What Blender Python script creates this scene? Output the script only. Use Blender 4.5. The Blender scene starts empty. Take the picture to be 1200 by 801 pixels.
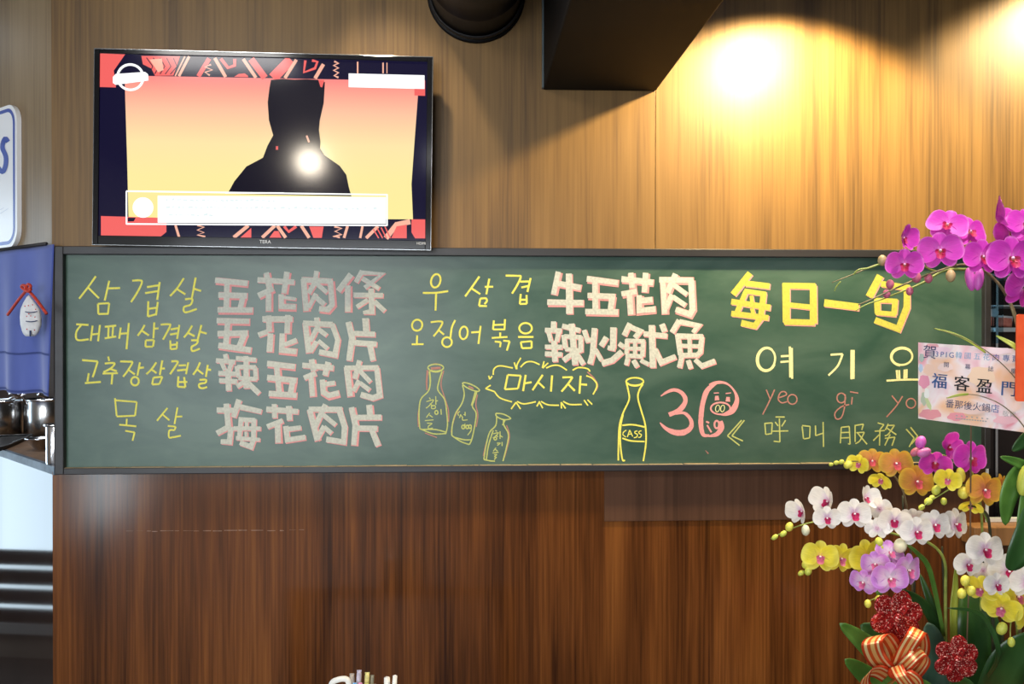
import bpy, bmesh, math, random
from mathutils import Vector, Matrix, Euler
random.seed(7)
PI = math.pi
scene = bpy.context.scene
COL = scene.collection

# ------------------------------------------------------------------ camera
F = 1080.0                                   # focal length in pixels of the 1200 px wide frame
CAM = Vector((0.0, -2.6, 1.55))
YAW = math.atan(48 / F)
PITCH = 0.0048
cam_d = bpy.data.cameras.new('camera')
cam_d.sensor_width = 36.0
cam_d.lens = 36.0 * F / 1200.0
cam_d.clip_start = 0.02
cam = bpy.data.objects.new('camera', cam_d)
COL.objects.link(cam)
cam.location = CAM
cam.rotation_euler = (PI / 2 - PITCH, 0, -YAW)
scene.camera = cam
_R = cam.rotation_euler.to_matrix()
RIGHT, UP, FWD = _R @ Vector((1, 0, 0)), _R @ Vector((0, 1, 0)), _R @ Vector((0, 0, -1))

# ------------------------------------------------------------------ view, world
vs = scene.view_settings
vs.view_transform = 'Standard'
vs.look = 'None'
vs.gamma = 1.0
vs.use_curve_mapping = False
scene.view_settings.exposure = 0.4
w = bpy.data.worlds.new('world')
scene.world = w
w.use_nodes = True
w.node_tree.nodes['Background'].inputs[0].default_value = (0.62, 0.80, 1.0, 1)
w.node_tree.nodes['Background'].inputs[1].default_value = 1.0

def light(name, kind, loc, target, energy, color, **kw):
    d = bpy.data.lights.new(name, kind)
    d.energy = energy
    d.color = color
    for k, v in kw.items():
        setattr(d, k, v)
    o = bpy.data.objects.new(name, d)
    COL.objects.link(o)
    o.location = loc
    o.rotation_euler = (Vector(target) - Vector(loc)).to_track_quat('-Z', 'Y').to_euler()
    return o

# daylight coming in through the two windows of the left side wall and the shop front behind the camera
light('daylight_kitchen_window', 'AREA', (-2.95, 1.25, 1.16), (0, 1.25, 1.16), 31, (0.70, 0.88, 1.0), shape='RECTANGLE', size=2.3, size_y=2.08)
light('daylight_side_door', 'AREA', (-2.95, -4.85, 1.1), (0, -4.85, 1.1), 60, (0.80, 0.92, 1.0), shape='RECTANGLE', size=0.9, size_y=2.0)
light('daylight_shop_front', 'AREA', (-1.5, -6.4, 1.5), (-1.5, 0, 1.5), 105, (0.92, 0.96, 1.0), shape='RECTANGLE', size=2.6, size_y=1.8)

# ------------------------------------------------------------------ pixel helpers (layout measured in the photograph)
def ray(px, py):
    return FWD + RIGHT * ((px - 600) / F) + UP * ((400.5 - py) / F)
def P(px, py, y=0.0):
    r = ray(px, py)
    return CAM + r * ((y - CAM.y) / r.y)
def D(px, py, d):
    return CAM + ray(px, py) * d

# ------------------------------------------------------------------ object helpers
def wm(o):
    m = o.matrix_basis.copy()
    return wm(o.parent) @ m if o.parent else m
def put(o, parent=None, world=None):
    COL.objects.link(o)
    world = world or Matrix.Identity(4)
    if parent is not None:
        o.parent = parent
        o.matrix_basis = wm(parent).inverted() @ world
    else:
        o.matrix_basis = world
    return o
def tag(o, label=None, cat=None, group=None, kind=None):
    if label: o['label'] = label
    if cat: o['category'] = cat
    if group: o['group'] = group
    if kind: o['kind'] = kind
    return o
def thing(name, loc, label, cat, group=None):
    o = bpy.data.objects.new(name, None)
    o.empty_display_size = 0.05
    put(o, None, Matrix.Translation(Vector(loc)))
    return tag(o, label, cat, group)
def mesh_of(name, verts, faces, mat, smooth=False, uvs=None):
    me = bpy.data.meshes.new(name)
    me.from_pydata([tuple(v) for v in verts], [], faces)
    if mat: me.materials.append(mat)
    if smooth:
        for p in me.polygons: p.use_smooth = True
    if uvs is not None:
        l = me.uv_layers.new(name='UVMap')
        for p in me.polygons:
            for li, vi in zip(p.loop_indices, p.vertices):
                l.data[li].uv = uvs[vi]
    me.update()
    return me
class G:
    """collects shapes, becomes one mesh object"""
    def __init__(s): s.v = []; s.f = []; s.uv = []
    def add(s, verts, faces, uv=None):
        n = len(s.v)
        s.v += [Vector(v) for v in verts]
        s.f += [[i + n for i in f] for f in faces]
        s.uv += uv if uv else [(0, 0)] * len(verts)
        return s
    def box(s, a, b, M=None, bev=0.0):
        x0, y0, z0 = (min(a[i], b[i]) for i in range(3)); x1, y1, z1 = (max(a[i], b[i]) for i in range(3))
        bm = bmesh.new()
        bmesh.ops.create_cube(bm, size=1.0)
        for v in bm.verts:
            v.co = Vector(((x0 + x1) / 2 + v.co.x * (x1 - x0), (y0 + y1) / 2 + v.co.y * (y1 - y0), (z0 + z1) / 2 + v.co.z * (z1 - z0)))
        if bev > 0:
            bmesh.ops.bevel(bm, geom=list(bm.edges), offset=bev, segments=2, affect='EDGES', profile=0.5)
        bm.verts.index_update()
        vs_ = [(M @ v.co) if M else v.co.copy() for v in bm.verts]
        fs_ = [[v.index for v in f.verts] for f in bm.faces]
        bm.free()
        return s.add(vs_, fs_)
    def prism(s, pts2, y0, y1, M=None):
        """outline in x,z extruded along y"""
        n = len(pts2)
        vs_ = [Vector((x, y0, z)) for x, z in pts2] + [Vector((x, y1, z)) for x, z in pts2]
        if M: vs_ = [M @ v for v in vs_]
        fs_ = [list(range(n)), list(range(2 * n - 1, n - 1, -1))] + [[i, i + n, (i + 1) % n + n, (i + 1) % n] for i in range(n)]
        return s.add(vs_, fs_)
    def lathe(s, prof, c, segs=32, M=None, cap=False):
        vs_, fs_ = [], []
        c = Vector(c)
        for r, z in prof:
            for k in range(segs):
                a = 2 * PI * k / segs
                p = Vector((r * math.cos(a), r * math.sin(a), z))
                vs_.append(((M @ p) if M else p) + c)
        for i in range(len(prof) - 1):
            for k in range(segs):
                k2 = (k + 1) % segs
                fs_.append([i * segs + k, i * segs + k2, (i + 1) * segs + k2, (i + 1) * segs + k])
        if cap:
            fs_.append(list(range(segs))[::-1]); fs_.append([(len(prof) - 1) * segs + k for k in range(segs)])
        return s.add(vs_, fs_)
    def tube(s, pts, r, segs=8):
        pts = [Vector(p) for p in pts]
        n = len(pts)
        rad = r if isinstance(r, (list, tuple)) else [r] * n
        vs_, fs_ = [], []
        up = Vector((0.13, 0.31, 0.94)).normalized()
        for i, p in enumerate(pts):
            t = (pts[min(i + 1, n - 1)] - pts[max(i - 1, 0)]).normalized()
            a = t.cross(up)
            if a.length < 1e-3: a = t.cross(Vector((1, 0, 0)))
            a.normalize(); b = t.cross(a).normalized(); up = b if False else up
            for k in range(segs):
                q = 2 * PI * k / segs
                vs_.append(p + (a * math.cos(q) + b * math.sin(q)) * rad[i])
        for i in range(n - 1):
            for k in range(segs):
                k2 = (k + 1) % segs
                fs_.append([i * segs + k, i * segs + k2, (i + 1) * segs + k2, (i + 1) * segs + k])
        fs_.append(list(range(segs))[::-1]); fs_.append([(n - 1) * segs + k for k in range(segs)])
        return s.add(vs_, fs_)
    def ball(s, c, r, M=None, seg=10, ring=7):
        prof = [(max(1e-4, math.sin(PI * i / ring)), -math.cos(PI * i / ring)) for i in range(ring + 1)]
        r = Vector(r) if not isinstance(r, (int, float)) else Vector((r, r, r))
        S = Matrix.Diagonal((r.x, r.y, r.z, 1))
        return s.lathe(prof, c, seg, (M.to_4x4() @ S) if M else S)
    def obj(s, name, mat, parent=None, smooth=False, world=None):
        me = mesh_of(name, s.v, s.f, mat, smooth, s.uv)
        return put(bpy.data.objects.new(name, me), parent, world)
def smooth_path(pts, n=6):
    pts = [Vector(p) for p in pts]
    if len(pts) < 3: return pts
    out = []
    for i in range(len(pts) - 1):
        p0, p1, p2, p3 = pts[max(i - 1, 0)], pts[i], pts[i + 1], pts[min(i + 2, len(pts) - 1)]
        for k in range(n):
            t = k / n
            out.append(0.5 * ((2 * p1) + (p2 - p0) * t + (2 * p0 - 5 * p1 + 4 * p2 - p3) * t * t + (3 * p1 - p0 - 3 * p2 + p3) * t ** 3))
    out.append(pts[-1])
    return out

# ------------------------------------------------------------------ materials
def nt(name):
    m = bpy.data.materials.new(name); m.use_nodes = True
    return m, m.node_tree, m.node_tree.nodes['Principled BSDF']
def setp(b, **kw):
    names = dict(rough='Roughness', metal='Metallic', spec='Specular IOR Level', coat='Coat Weight', coatr='Coat Roughness', sss='Subsurface Weight', trans='Transmission Weight', ior='IOR', alpha='Alpha', sheen='Sheen Weight')
    for k, v in kw.items(): b.inputs[names[k]].default_value = v
def rgb(c): return (c[0], c[1], c[2], 1)
def plain(name, c, emit=None, **kw):
    m, t, b = nt(name)
    b.inputs['Base Color'].default_value = rgb(c)
    setp(b, **kw)
    if emit is not None:
        b.inputs['Emission Color'].default_value = rgb(emit[0]); b.inputs['Emission Strength'].default_value = emit[1]
    return m
def noisy(name, c1, c2, scale=20.0, lo=0.35, hi=0.65, detail=4.0, bump=0.0, stretch=(1, 1, 1), coord='Object', **kw):
    m, t, b = nt(name)
    tc = t.nodes.new('ShaderNodeTexCoord'); mp = t.nodes.new('ShaderNodeMapping'); n = t.nodes.new('ShaderNodeTexNoise'); r = t.nodes.new('ShaderNodeValToRGB')
    mp.inputs['Scale'].default_value = stretch
    n.inputs['Scale'].default_value = scale; n.inputs['Detail'].default_value = detail
    r.color_ramp.elements[0].position = lo; r.color_ramp.elements[0].color = rgb(c1)
    r.color_ramp.elements[1].position = hi; r.color_ramp.elements[1].color = rgb(c2)
    t.links.new(tc.outputs[coord], mp.inputs[0]); t.links.new(mp.outputs[0], n.inputs[0]); t.links.new(n.outputs[0], r.inputs[0]); t.links.new(r.outputs[0], b.inputs['Base Color'])
    if bump:
        bp = t.nodes.new('ShaderNodeBump'); bp.inputs['Strength'].default_value = bump; bp.inputs['Distance'].default_value = 0.002
        t.links.new(n.outputs[0], bp.inputs['Height']); t.links.new(bp.outputs[0], b.inputs['Normal'])
    setp(b, **kw)
    return m
def wood(name, dark, mid, lite, fine=1.0, **kw):
    """vertical straight-grained veneer"""
    m, t, b = nt(name)
    tc = t.nodes.new('ShaderNodeTexCoord')
    def nz(sx, sz, scale, det):
        mp = t.nodes.new('ShaderNodeMapping'); mp.inputs['Scale'].default_value = (sx, sx, sz)
        n = t.nodes.new('ShaderNodeTexNoise'); n.inputs['Scale'].default_value = scale; n.inputs['Detail'].default_value = det; n.inputs['Distortion'].default_value = 0.25
        t.links.new(tc.outputs['Object'], mp.inputs[0]); t.links.new(mp.outputs[0], n.inputs[0])
        return n
    a, c, e = nz(1, 0.06, 16.0, 5), nz(1, 0.02, 130.0, 4), nz(1, 0.05, 4.0, 2)
    m1 = t.nodes.new('ShaderNodeMath'); m1.operation = 'MULTIPLY_ADD'; m1.inputs[1].default_value = 0.38
    t.links.new(a.outputs[0], m1.inputs[0])
    m2 = t.nodes.new('ShaderNodeMath'); m2.operation = 'MULTIPLY'; m2.inputs[1].default_value = 0.34 * fine
    t.links.new(c.outputs[0], m2.inputs[0]); t.links.new(m2.outputs[0], m1.inputs[2])
    m3 = t.nodes.new('ShaderNodeMath'); m3.operation = 'MULTIPLY_ADD'; m3.inputs[1].default_value = 0.25
    t.links.new(e.outputs[0], m3.inputs[0]); t.links.new(m1.outputs[0], m3.inputs[2])
    r = t.nodes.new('ShaderNodeValToRGB')
    els = r.color_ramp.elements
    els[0].position = 0.38; els[0].color = rgb(dark)
    els[1].position = 0.64; els[1].color = rgb(lite)
    x = els.new(0.50); x.color = rgb(mid)
    t.links.new(m3.outputs[0], r.inputs[0]); t.links.new(r.outputs[0], b.inputs['Base Color'])
    setp(b, **kw)
    return m

M = {}
M['wood_up'] = wood('walnut_veneer_upper', (0.105, 0.056, 0.018), (0.195, 0.106, 0.031), (0.245, 0.138, 0.042), rough=0.46, spec=0.45)
M['wood_low'] = wood('walnut_laminate_lower', (0.040, 0.013, 0.004), (0.125, 0.040, 0.010), (0.235, 0.082, 0.018), rough=0.15, spec=0.5)
M['wood_strip'] = wood('walnut_strip', (0.065, 0.030, 0.017), (0.092, 0.043, 0.024), (0.115, 0.054, 0.030), rough=0.6, spec=0.15)
M['wood_left'] = wood('walnut_veneer_side', (0.17, 0.115, 0.062), (0.25, 0.175, 0.098), (0.30, 0.215, 0.125), rough=0.4, spec=0.4)
M['wood_ledge'] = wood('oak_ledge', (0.18, 0.09, 0.035), (0.28, 0.14, 0.055), (0.34, 0.18, 0.075), rough=0.4)
M['wood_core'] = plain('wall_core', (0.05, 0.035, 0.025), rough=0.8)
M['black'] = plain('matte_black', (0.012, 0.012, 0.014), rough=0.55)
M['duct'] = noisy('black_duct_paint', (0.005, 0.005, 0.006), (0.009, 0.009, 0.011), 3.0, rough=0.45, spec=0.2)
M['beam'] = noisy('charcoal_beam_paint', (0.0055, 0.0058, 0.0066), (0.0085, 0.009, 0.010), 4.0, rough=0.6, spec=0.12)
M['frame'] = noisy('black_wood_frame', (0.018, 0.017, 0.020), (0.030, 0.029, 0.033), 14.0, stretch=(0.2, 1, 1), rough=0.38)
M['floor'] = noisy('grey_floor', (0.040, 0.034, 0.031), (0.065, 0.056, 0.050), 3.0, rough=0.6, spec=0.2)
M['ceiling'] = plain('black_ceiling', (0.03, 0.03, 0.03), rough=0.8)
M['room'] = noisy('room_plaster', (0.30, 0.27, 0.24), (0.36, 0.33, 0.29), 2.0, rough=0.8)
M['dark_room'] = noisy('dark_brown_partition', (0.030, 0.018, 0.014), (0.05, 0.03, 0.024), 5.0, rough=0.6)
M['alu'] = plain('white_aluminium', (0.80, 0.86, 0.90), rough=0.35, metal=0.3)
M['steel'] = noisy('brushed_stainless', (0.50, 0.50, 0.50), (0.66, 0.66, 0.66), 40.0, stretch=(1, 1, 0.05), rough=0.22, metal=1.0)
M['steel_lite'] = plain('polished_stainless', (0.78, 0.78, 0.82), rough=0.16, metal=1.0)
M['griddle'] = plain('black_iron', (0.02, 0.02, 0.022), rough=0.35, metal=0.4)
M['stone_edge'] = noisy('blue_grey_counter_edge', (0.04, 0.06, 0.09), (0.11, 0.15, 0.20), 14.0, rough=0.5, spec=0.2)
M['counter_top'] = wood('counter_top_wood', (0.10, 0.05, 0.022), (0.16, 0.08, 0.035), (0.20, 0.10, 0.045), rough=0.6, spec=0.2)
M['counter_panel'] = noisy('polished_dark_panel', (0.020, 0.012, 0.010), (0.036, 0.022, 0.018), 4.0, stretch=(1, 1, 0.1), rough=0.06, spec=0.5)
M['white_panel'] = plain('white_sign_board', (0.86, 0.87, 0.90), rough=0.3)
M['blue_print'] = plain('blue_sign_print', (0.05, 0.10, 0.42), rough=0.35)
M['pale_print'] = plain('pale_sign_print', (0.62, 0.66, 0.76), rough=0.35)
M['noren'] = noisy('blue_noren_cloth', (0.045, 0.075, 0.33), (0.080, 0.120, 0.44), 5.0, rough=0.85, sheen=0.3, stretch=(1, 1, 0.4))
M['noren_seam'] = plain('blue_noren_seam', (0.035, 0.055, 0.22), rough=0.9)
M['red_cord'] = noisy('red_cord', (0.45, 0.03, 0.015), (0.62, 0.06, 0.03), 90.0, rough=0.7)
M['white_cloth'] = noisy('white_felt', (0.72, 0.72, 0.74), (0.82, 0.82, 0.84), 60.0, rough=0.9)
M['red_dot'] = plain('red_felt_dot', (0.65, 0.05, 0.05), rough=0.8)
M['navy_line'] = plain('navy_felt_line', (0.03, 0.05, 0.14), rough=0.8)

# chalk
def chalk(name, c, cover=0.5, scale=260.0, board=(0.030, 0.062, 0.045)):
    m, t, b = nt(name)
    tc = t.nodes.new('ShaderNodeTexCoord'); n = t.nodes.new('ShaderNodeTexNoise'); r = t.nodes.new('ShaderNodeValToRGB')
    n.inputs['Scale'].default_value = scale; n.inputs['Detail'].default_value = 3.0
    r.color_ramp.elements[0].position = 0.30 - 0.2 * (cover - 0.5); r.color_ramp.elements[0].color = rgb([x * 0.78 + y * 0.22 for x, y in zip(c, board)])
    r.color_ramp.elements[1].position = 0.62 - 0.4 * (cover - 0.5); r.color_ramp.elements[1].color = rgb(c)
    t.links.new(tc.outputs['Object'], n.inputs[0]); t.links.new(n.outputs[0], r.inputs[0]); t.links.new(r.outputs[0], b.inputs['Base Color'])
    setp(b, rough=0.95, spec=0.05)
    return m
M['c_yel'] = chalk('yellow_chalk', (0.90, 0.84, 0.16), 0.8)
M['c_yelgrn'] = chalk('faint_yellow_chalk', (0.58, 0.62, 0.20), 0.55)
M['c_pale'] = chalk('pale_yellow_chalk', (0.86, 0.84, 0.42), 0.75)
M['c_bold'] = chalk('thick_yellow_chalk', (0.56, 0.54, 0.10), 0.7, 170)
M['c_white'] = chalk('white_chalk', (0.66, 0.67, 0.60), 0.5, 170)
M['c_pink'] = chalk('pink_chalk', (0.84, 0.36, 0.36), 0.8)
M['c_pinkdim'] = chalk('dim_pink_chalk', (0.52, 0.24, 0.20), 0.5)
M['c_dust'] = chalk('chalk_dust', (0.42, 0.33, 0.22), 0.4, 60)

# board with wiped chalk clouds
def board_mat():
    m, t, b = nt('green_chalkboard')
    tc = t.nodes.new('ShaderNodeTexCoord'); mp = t.nodes.new('ShaderNodeMapping'); mp.inputs['Scale'].default_value = (1.0, 1.0, 2.2)
    n = t.nodes.new('ShaderNodeTexNoise'); n.inputs['Scale'].default_value = 3.2; n.inputs['Detail'].default_value = 5; n.inputs['Distortion'].default_value = 1.1
    n2 = t.nodes.new('ShaderNodeTexNoise'); n2.inputs['Scale'].default_value = 26.0; n2.inputs['Detail'].default_value = 4
    r = t.nodes.new('ShaderNodeValToRGB')
    r.color_ramp.elements[0].position = 0.36; r.color_ramp.elements[0].color = rgb((0.028, 0.076, 0.055))
    r.color_ramp.elements[1].position = 0.74; r.color_ramp.elements[1].color = rgb((0.072, 0.132, 0.100))
    mx = t.nodes.new('ShaderNodeMath'); mx.operation = 'MULTIPLY_ADD'; mx.inputs[1].default_value = 0.16
    t.links.new(tc.outputs['Object'], mp.inputs[0]); t.links.new(mp.outputs[0], n.inputs[0]); t.links.new(mp.outputs[0], n2.inputs[0])
    t.links.new(n2.outputs[0], mx.inputs[0]); t.links.new(n.outputs[0], mx.inputs[2])
    t.links.new(mx.outputs[0], r.inputs[0]); t.links.new(r.outputs[0], b.inputs['Base Color'])
    setp(b, rough=0.33, spec=0.5)
    return m
M['board'] = board_mat()

# ------------------------------------------------------------------ the room
XC = P(61, 395).x                 # outside corner of the feature wall
XR = P(1161.5, 395, -0.03).x      # right end of the chalkboard
YF = -0.03                        # front of the chalkboard frame
ZT = (P(62, 288.3, YF).z + P(1000, 292, YF).z) / 2
ZB = (P(66, 556, YF).z + P(708, 552, YF).z) / 2
XL = P(63.5, 420, YF).x
CEIL = 2.95
def struct(name, g, mat, parent=None, smooth=False):
    o = g.obj(name, mat, parent, smooth)
    if parent is None: o['kind'] = 'structure'
    return o
struct('floor', G().box((-5, -6.6, -0.1), (4.2, 3.6, 0)), M['floor'])
struct('ceiling', G().box((-5, -6.6, CEIL), (4.2, 3.6, CEIL + 0.1)), M['ceiling'])
g = G().box((XC, 0.012, 0), (XR, 0.14, CEIL))
g.box((XR, 0.012, ZT - 0.02), (3.6, 0.14, CEIL))
g.box((XR, 0.012, 0), (3.6, 0.14, P(1165, 640).z))
wb = struct('wall_back', g, M['wood_core'])
seamX = P(768, 200).x
def panel(x0, x1, z0, z1, mat, y0=0.0, y1=0.012, bev=0.0008):
    return G().box((x0, y0, z0), (x1, y1, z1), None, bev).obj('panel', mat, wb)
panel(XC, seamX - 0.0008, ZT - 0.004, CEIL, M['wood_up'])
panel(seamX + 0.0008, 3.6, ZT - 0.004, CEIL, M['wood_up'])
zc = P(600, 618).z
panel(XC, XR + 0.003, 0.0, ZB + 0.004, M['wood_low'])
panel(XR + 0.006, 3.6, 0.0, P(1165, 640).z, M['wood_low'])
s = panel(P(708, 580).x, P(1128, 580).x, P(850, 609).z, ZB - 0.001, M['wood_strip'], -0.004, 0.0)
s['label'] = 'duller brown veneer strip patched under the chalkboard'

M['scuff'] = noisy('pale_scuff', (0.16, 0.075, 0.035), (0.34, 0.20, 0.12), 60.0, rough=0.5)
g = G(); x_ = 148
while x_ < 352:
    l_ = random.uniform(4, 16); y_ = 622 - (x_ - 148) * 0.008 + random.uniform(-0.5, 0.5); h_ = random.uniform(0.3, 0.8)
    a_, b_ = P(x_, y_, -0.0002), P(x_ + l_, y_ + random.uniform(-0.4, 0.4) + h_, -0.0002)
    g.add([(a_.x, -0.0003, a_.z), (b_.x, -0.0003, a_.z - 0.0003), (b_.x, -0.0003, b_.z), (a_.x, -0.0003, b_.z)], [[0, 1, 2, 3]])
    x_ += l_ + random.uniform(0, 8)
o = g.obj('scuff_line', M['scuff'], wb); o['kind'] = 'stuff'; o['label'] = 'pale scratched line across the lower wood panel'
# angled wall left of the corner, with the pass-through below it
A = P(61, 395, 0.0)
tA = (A - CAM).dot(FWD)
B = D(0, 395, tA * 1.078)
ldir = Vector((B.x - A.x, B.y - A.y, 0)).normalized()
lnor = Vector((ldir.y, -ldir.x, 0))
if lnor.dot(CAM - A) < 0: lnor = -lnor
def onplane(px, py, o, n):
    r = ray(px, py); t = (o - CAM).dot(n) / r.dot(n)
    return CAM + r * t
def LW(px, py, off=0.0):
    return onplane(px, py, A + lnor * off, lnor)
def lbox(g, u0, u1, n0, n1, z0, z1, o=A, d=ldir, n=lnor):
    vs_ = [Vector((o.x, o.y, 0)) + d * u + n * q + Vector((0, 0, z)) for z in (z0, z1) for q in (n0, n1) for u in (u0, u1)]
    return g.add(vs_, [[0, 1, 3, 2], [4, 6, 7, 5], [0, 4, 5, 1], [2, 3, 7, 6], [0, 2, 6, 4], [1, 5, 7, 3]])
ZN = LW(58, 289.5).z
struct('wall_left', lbox(G(), 0.0, 1.9, -0.10, 0.0, ZN, CEIL), M['wood_left'])
# kitchen behind, side wall with its openings, wall behind the camera, right hand wall
struct('wall_kitchen', G().box((-5, 3.0, 0), (4.2, 3.1, CEIL)), M['dark_room'])
g = G()
XS = -2.9
def side(y0, y1, z0, z1): g.box((XS - 0.1, y0, z0), (XS, y1, z1))
side(-6.6, -5.3, 0, CEIL); side(-5.3, -4.4, 2.1, CEIL); side(-4.4, 0.1, 0, CEIL); side(0.1, 2.4, 2.2, CEIL); side(0.1, 2.4, 0, 0.12); side(2.4, 3.0, 0, CEIL)
struct('wall_side', g, M['room'])
g = G().box((-5, -6.6, 0), (-2.8, -6.5, CEIL)); g.box((-0.2, -6.6, 0), (4.2, -6.5, CEIL)); g.box((-2.8, -6.6, 2.4), (-0.2, -6.5, CEIL)); g.box((-2.8, -6.6, 0), (-0.2, -6.5, 0.6))
struct('wall_front', g, M['room'])
struct('wall_right', G().box((3.6, -6.6, 0), (3.7, 3.6, CEIL)), M['room'])
def window(name, axis, c, a0, a1, z0, z1, bars):
    g = G()
    def b(u0, u1, v0, v1):
        if axis == 'x': g.box((c - 0.04, u0, v0), (c + 0.02, u1, v1))
        else: g.box((u0, c - 0.04, v0), (u1, c + 0.02, v1))
    b(a0, a0 + 0.05, z0, z1); b(a1 - 0.05, a1, z0, z1); b(a0, a1, z0, z0 + 0.05); b(a0, a1, z1 - 0.05, z1)
    for q in bars: b(a0, a1, q - 0.012, q + 0.012)
    return struct(name, g, M['alu'])
window('window_1', 'x', XS, 0.1, 2.4, 0.12, 2.2, [])
g = G()
for q in (0.20, 0.295, 0.39, 0.485): g.box((XS - 0.02, 0.15, q - 0.034), (XS + 0.01, 2.35, q + 0.034))
struct('added_slats', g, M['dark_room'])  # unseen slats added to break the window's reflection in the counter into streaks
window('window_2', 'x', XS, -5.3, -4.4, 0.0, 2.1, [])
window('window_3', 'y', -6.5, -2.8, -0.2, 0.6, 2.4, [])

# ------------------------------------------------------------------ opening at the right of the board
zs = P(1165, 607).z
g = G().box((XR + 0.001, -0.004, zs), (XR + 0.009, 0.13, ZT - 0.02))
g.box((XR + 0.001, -0.004, zs - 0.010), (3.6, 0.02, zs))
struct('trim_1', g, M['alu'])
g = G().box((P(1137, 620, -0.05).x, -0.07, P(1150, 640, -0.07).z), (3.6, 0.0, zs - 0.011), None, 0.003)
struct('trim_2', g, M['wood_ledge'])
struct('wall_partition', G().box((1.2, 0.75, 0), (4.0, 0.80, CEIL)), M['dark_room'])
M['lamp_cool'] = plain('cool_shelf_light', (0.8, 0.9, 1.0), emit=((0.65, 0.85, 1.0), 2.2))
sh = thing('display_shelf', P(1180, 500, 0.5), 'glass display shelf with lit white boards beyond the opening', 'shelf')
yS = 0.45
for py, th in ((322, 0.006), (386, 0.014), (358, 0.004)):
    G().box((P(1160, py, yS).x, yS, P(1180, py, yS).z - th / 2), (P(1160, py, yS).x + 0.5, yS + 0.25, P(1180, py, yS).z + th / 2)).obj('shelf_board', M['alu'], sh)
G().box((P(1166, 350, yS).x, yS - 0.006, 0.0), (P(1166, 350, yS).x + 0.008, yS + 0.006, P(1166, 300, yS).z)).obj('post', M['steel_lite'], sh)
G().lathe([(0.012, -0.004), (0.016, 0), (0.012, 0.004)], P(1165, 366, yS - 0.01), 16, Matrix.Rotation(PI / 2, 4, 'X'), True).obj('knob', M['alu'], sh)
m, t, b = nt('tinted_glass'); b.inputs['Base Color'].default_value = (0.55, 0.75, 0.85, 1); setp(b, rough=0.02, trans=1.0, ior=1.1)
M['glass'] = m
G().box((P(1160, 300, yS).x, yS - 0.02, P(1170, 402, yS).z), (P(1172, 300, yS).x, yS - 0.014, P(1170, 310, yS).z)).obj('pane', M['glass'], sh)
G().box((P(1160, 300, yS).x, yS + 0.20, P(1170, 318, yS).z), (P(1160, 300, yS).x + 0.5, yS + 0.21, P(1170, 316, yS).z)).obj('light_strip', M['lamp_cool'], sh)
c0, c1 = P(1160, 375.5, yS + 0.1), P(1186, 377.5, yS + 0.06)
tw = thing('towel_roll', c0, 'red and white rolled towel lying on the glass display shelf', 'towel')
M['salmon'] = noisy('salmon_towel', (0.62, 0.16, 0.11), (0.78, 0.30, 0.22), 60.0, rough=0.9)
G().tube([c0, c1], 0.018, 14).obj('roll', M['salmon'], tw, True)
G().tube([c0 + Vector((0, -0.003, 0.012)), c1 + Vector((0, -0.003, 0.012))], 0.009, 10).obj('fold', M['white_cloth'], tw, True)

# ------------------------------------------------------------------ beam, duct, lamps
bl, br = P(636.5, 105.5), P(768.5, 107)
bz = (bl.z + br.z) / 2
bm_ = thing('ceiling_beam', (bl.x, 0, bz), 'boxed black beam running from the ceiling into the wood wall', 'beam')
G().box((bl.x, -4.0, bz), (br.x, 0.0, CEIL), None, 0.004).obj('casing', M['beam'], bm_)
G().box((bl.x - 0.004, -0.02, bz + 0.002), (bl.x, 0.0, CEIL)).obj('edge_trim', plain('grey_corner_trim', (0.10, 0.13, 0.14), rough=0.35), bm_)
dc = P(558, -6); dr = 0.126
du = thing('exhaust_duct', dc, 'round black exhaust duct entering the wall beside the beam', 'duct')
RX = Matrix.Rotation(PI / 2, 4, 'X')
prof = [(dr, 0.0)]
for k in range(14):
    z0 = 0.16 + k * 0.16
    prof += [(dr, z0 - 0.012), (dr + 0.004, z0 - 0.006), (dr + 0.004, z0 + 0.006), (dr, z0 + 0.012)]
prof += [(dr, 2.5)]
G().lathe(prof, dc, 48, RX).obj('pipe', M['duct'], du, True)
G().lathe([(dr - 0.002, 0), (dr + 0.010, 0.0), (dr + 0.012, 0.005), (dr + 0.008, 0.010), (dr - 0.002, 0.012)], dc, 48, RX).obj('flange', M['duct'], du, True)
G().lathe([(dr + 0.004, 0.024), (dr + 0.008, 0.026), (dr + 0.008, 0.040), (dr + 0.004, 0.042)], dc, 48, RX).obj('clamp_band', M['black'], du, True)

M['lamp_warm'] = plain('warm_lamp_lens', (1, 0.9, 0.7), emit=((1.0, 0.78, 0.45), 12.0))
def downlight(loc, target, energy, color, angle, blend, label, size=0.03):
    loc = Vector(loc)
    r = thing('downlight', (loc.x, loc.y, CEIL), label, 'lamp', 'black ceiling downlights')
    dv = (Vector(target) - loc).normalized()
    q = dv.to_track_quat('Z', 'Y').to_matrix().to_4x4()
    G().lathe([(0.001, -0.10), (0.034, -0.10), (0.038, -0.095), (0.038, 0.012), (0.034, 0.012), (0.030, -0.012), (0.001, -0.012)], loc, 24, q).obj('housing', M['black'], r, True)
    G().tube([loc - dv * 0.07, (loc.x, loc.y, CEIL)], 0.008, 8).obj('stem', M['black'], r)
    L = light('downlight_beam', 'SPOT', loc + dv * 0.016, loc + dv, energy, color, spot_size=math.radians(angle), spot_blend=blend, shadow_soft_size=size)
    L.parent = r; L.matrix_basis = Matrix.Translation(Vector((0, 0, 0))) @ (wm(r).inverted() @ (Matrix.Translation(loc + dv * 0.016) @ dv.to_track_quat('-Z', 'Y').to_matrix().to_4x4()))
    return r
WARM = (1.0, 0.77, 0.41)
lx = P(910, 60).x
downlight((lx, -0.34, 2.43), (lx, -0.06, 2.02), 68, WARM, 130, 0.30, 'black ceiling downlight washing the wood wall right of the beam')
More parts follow.
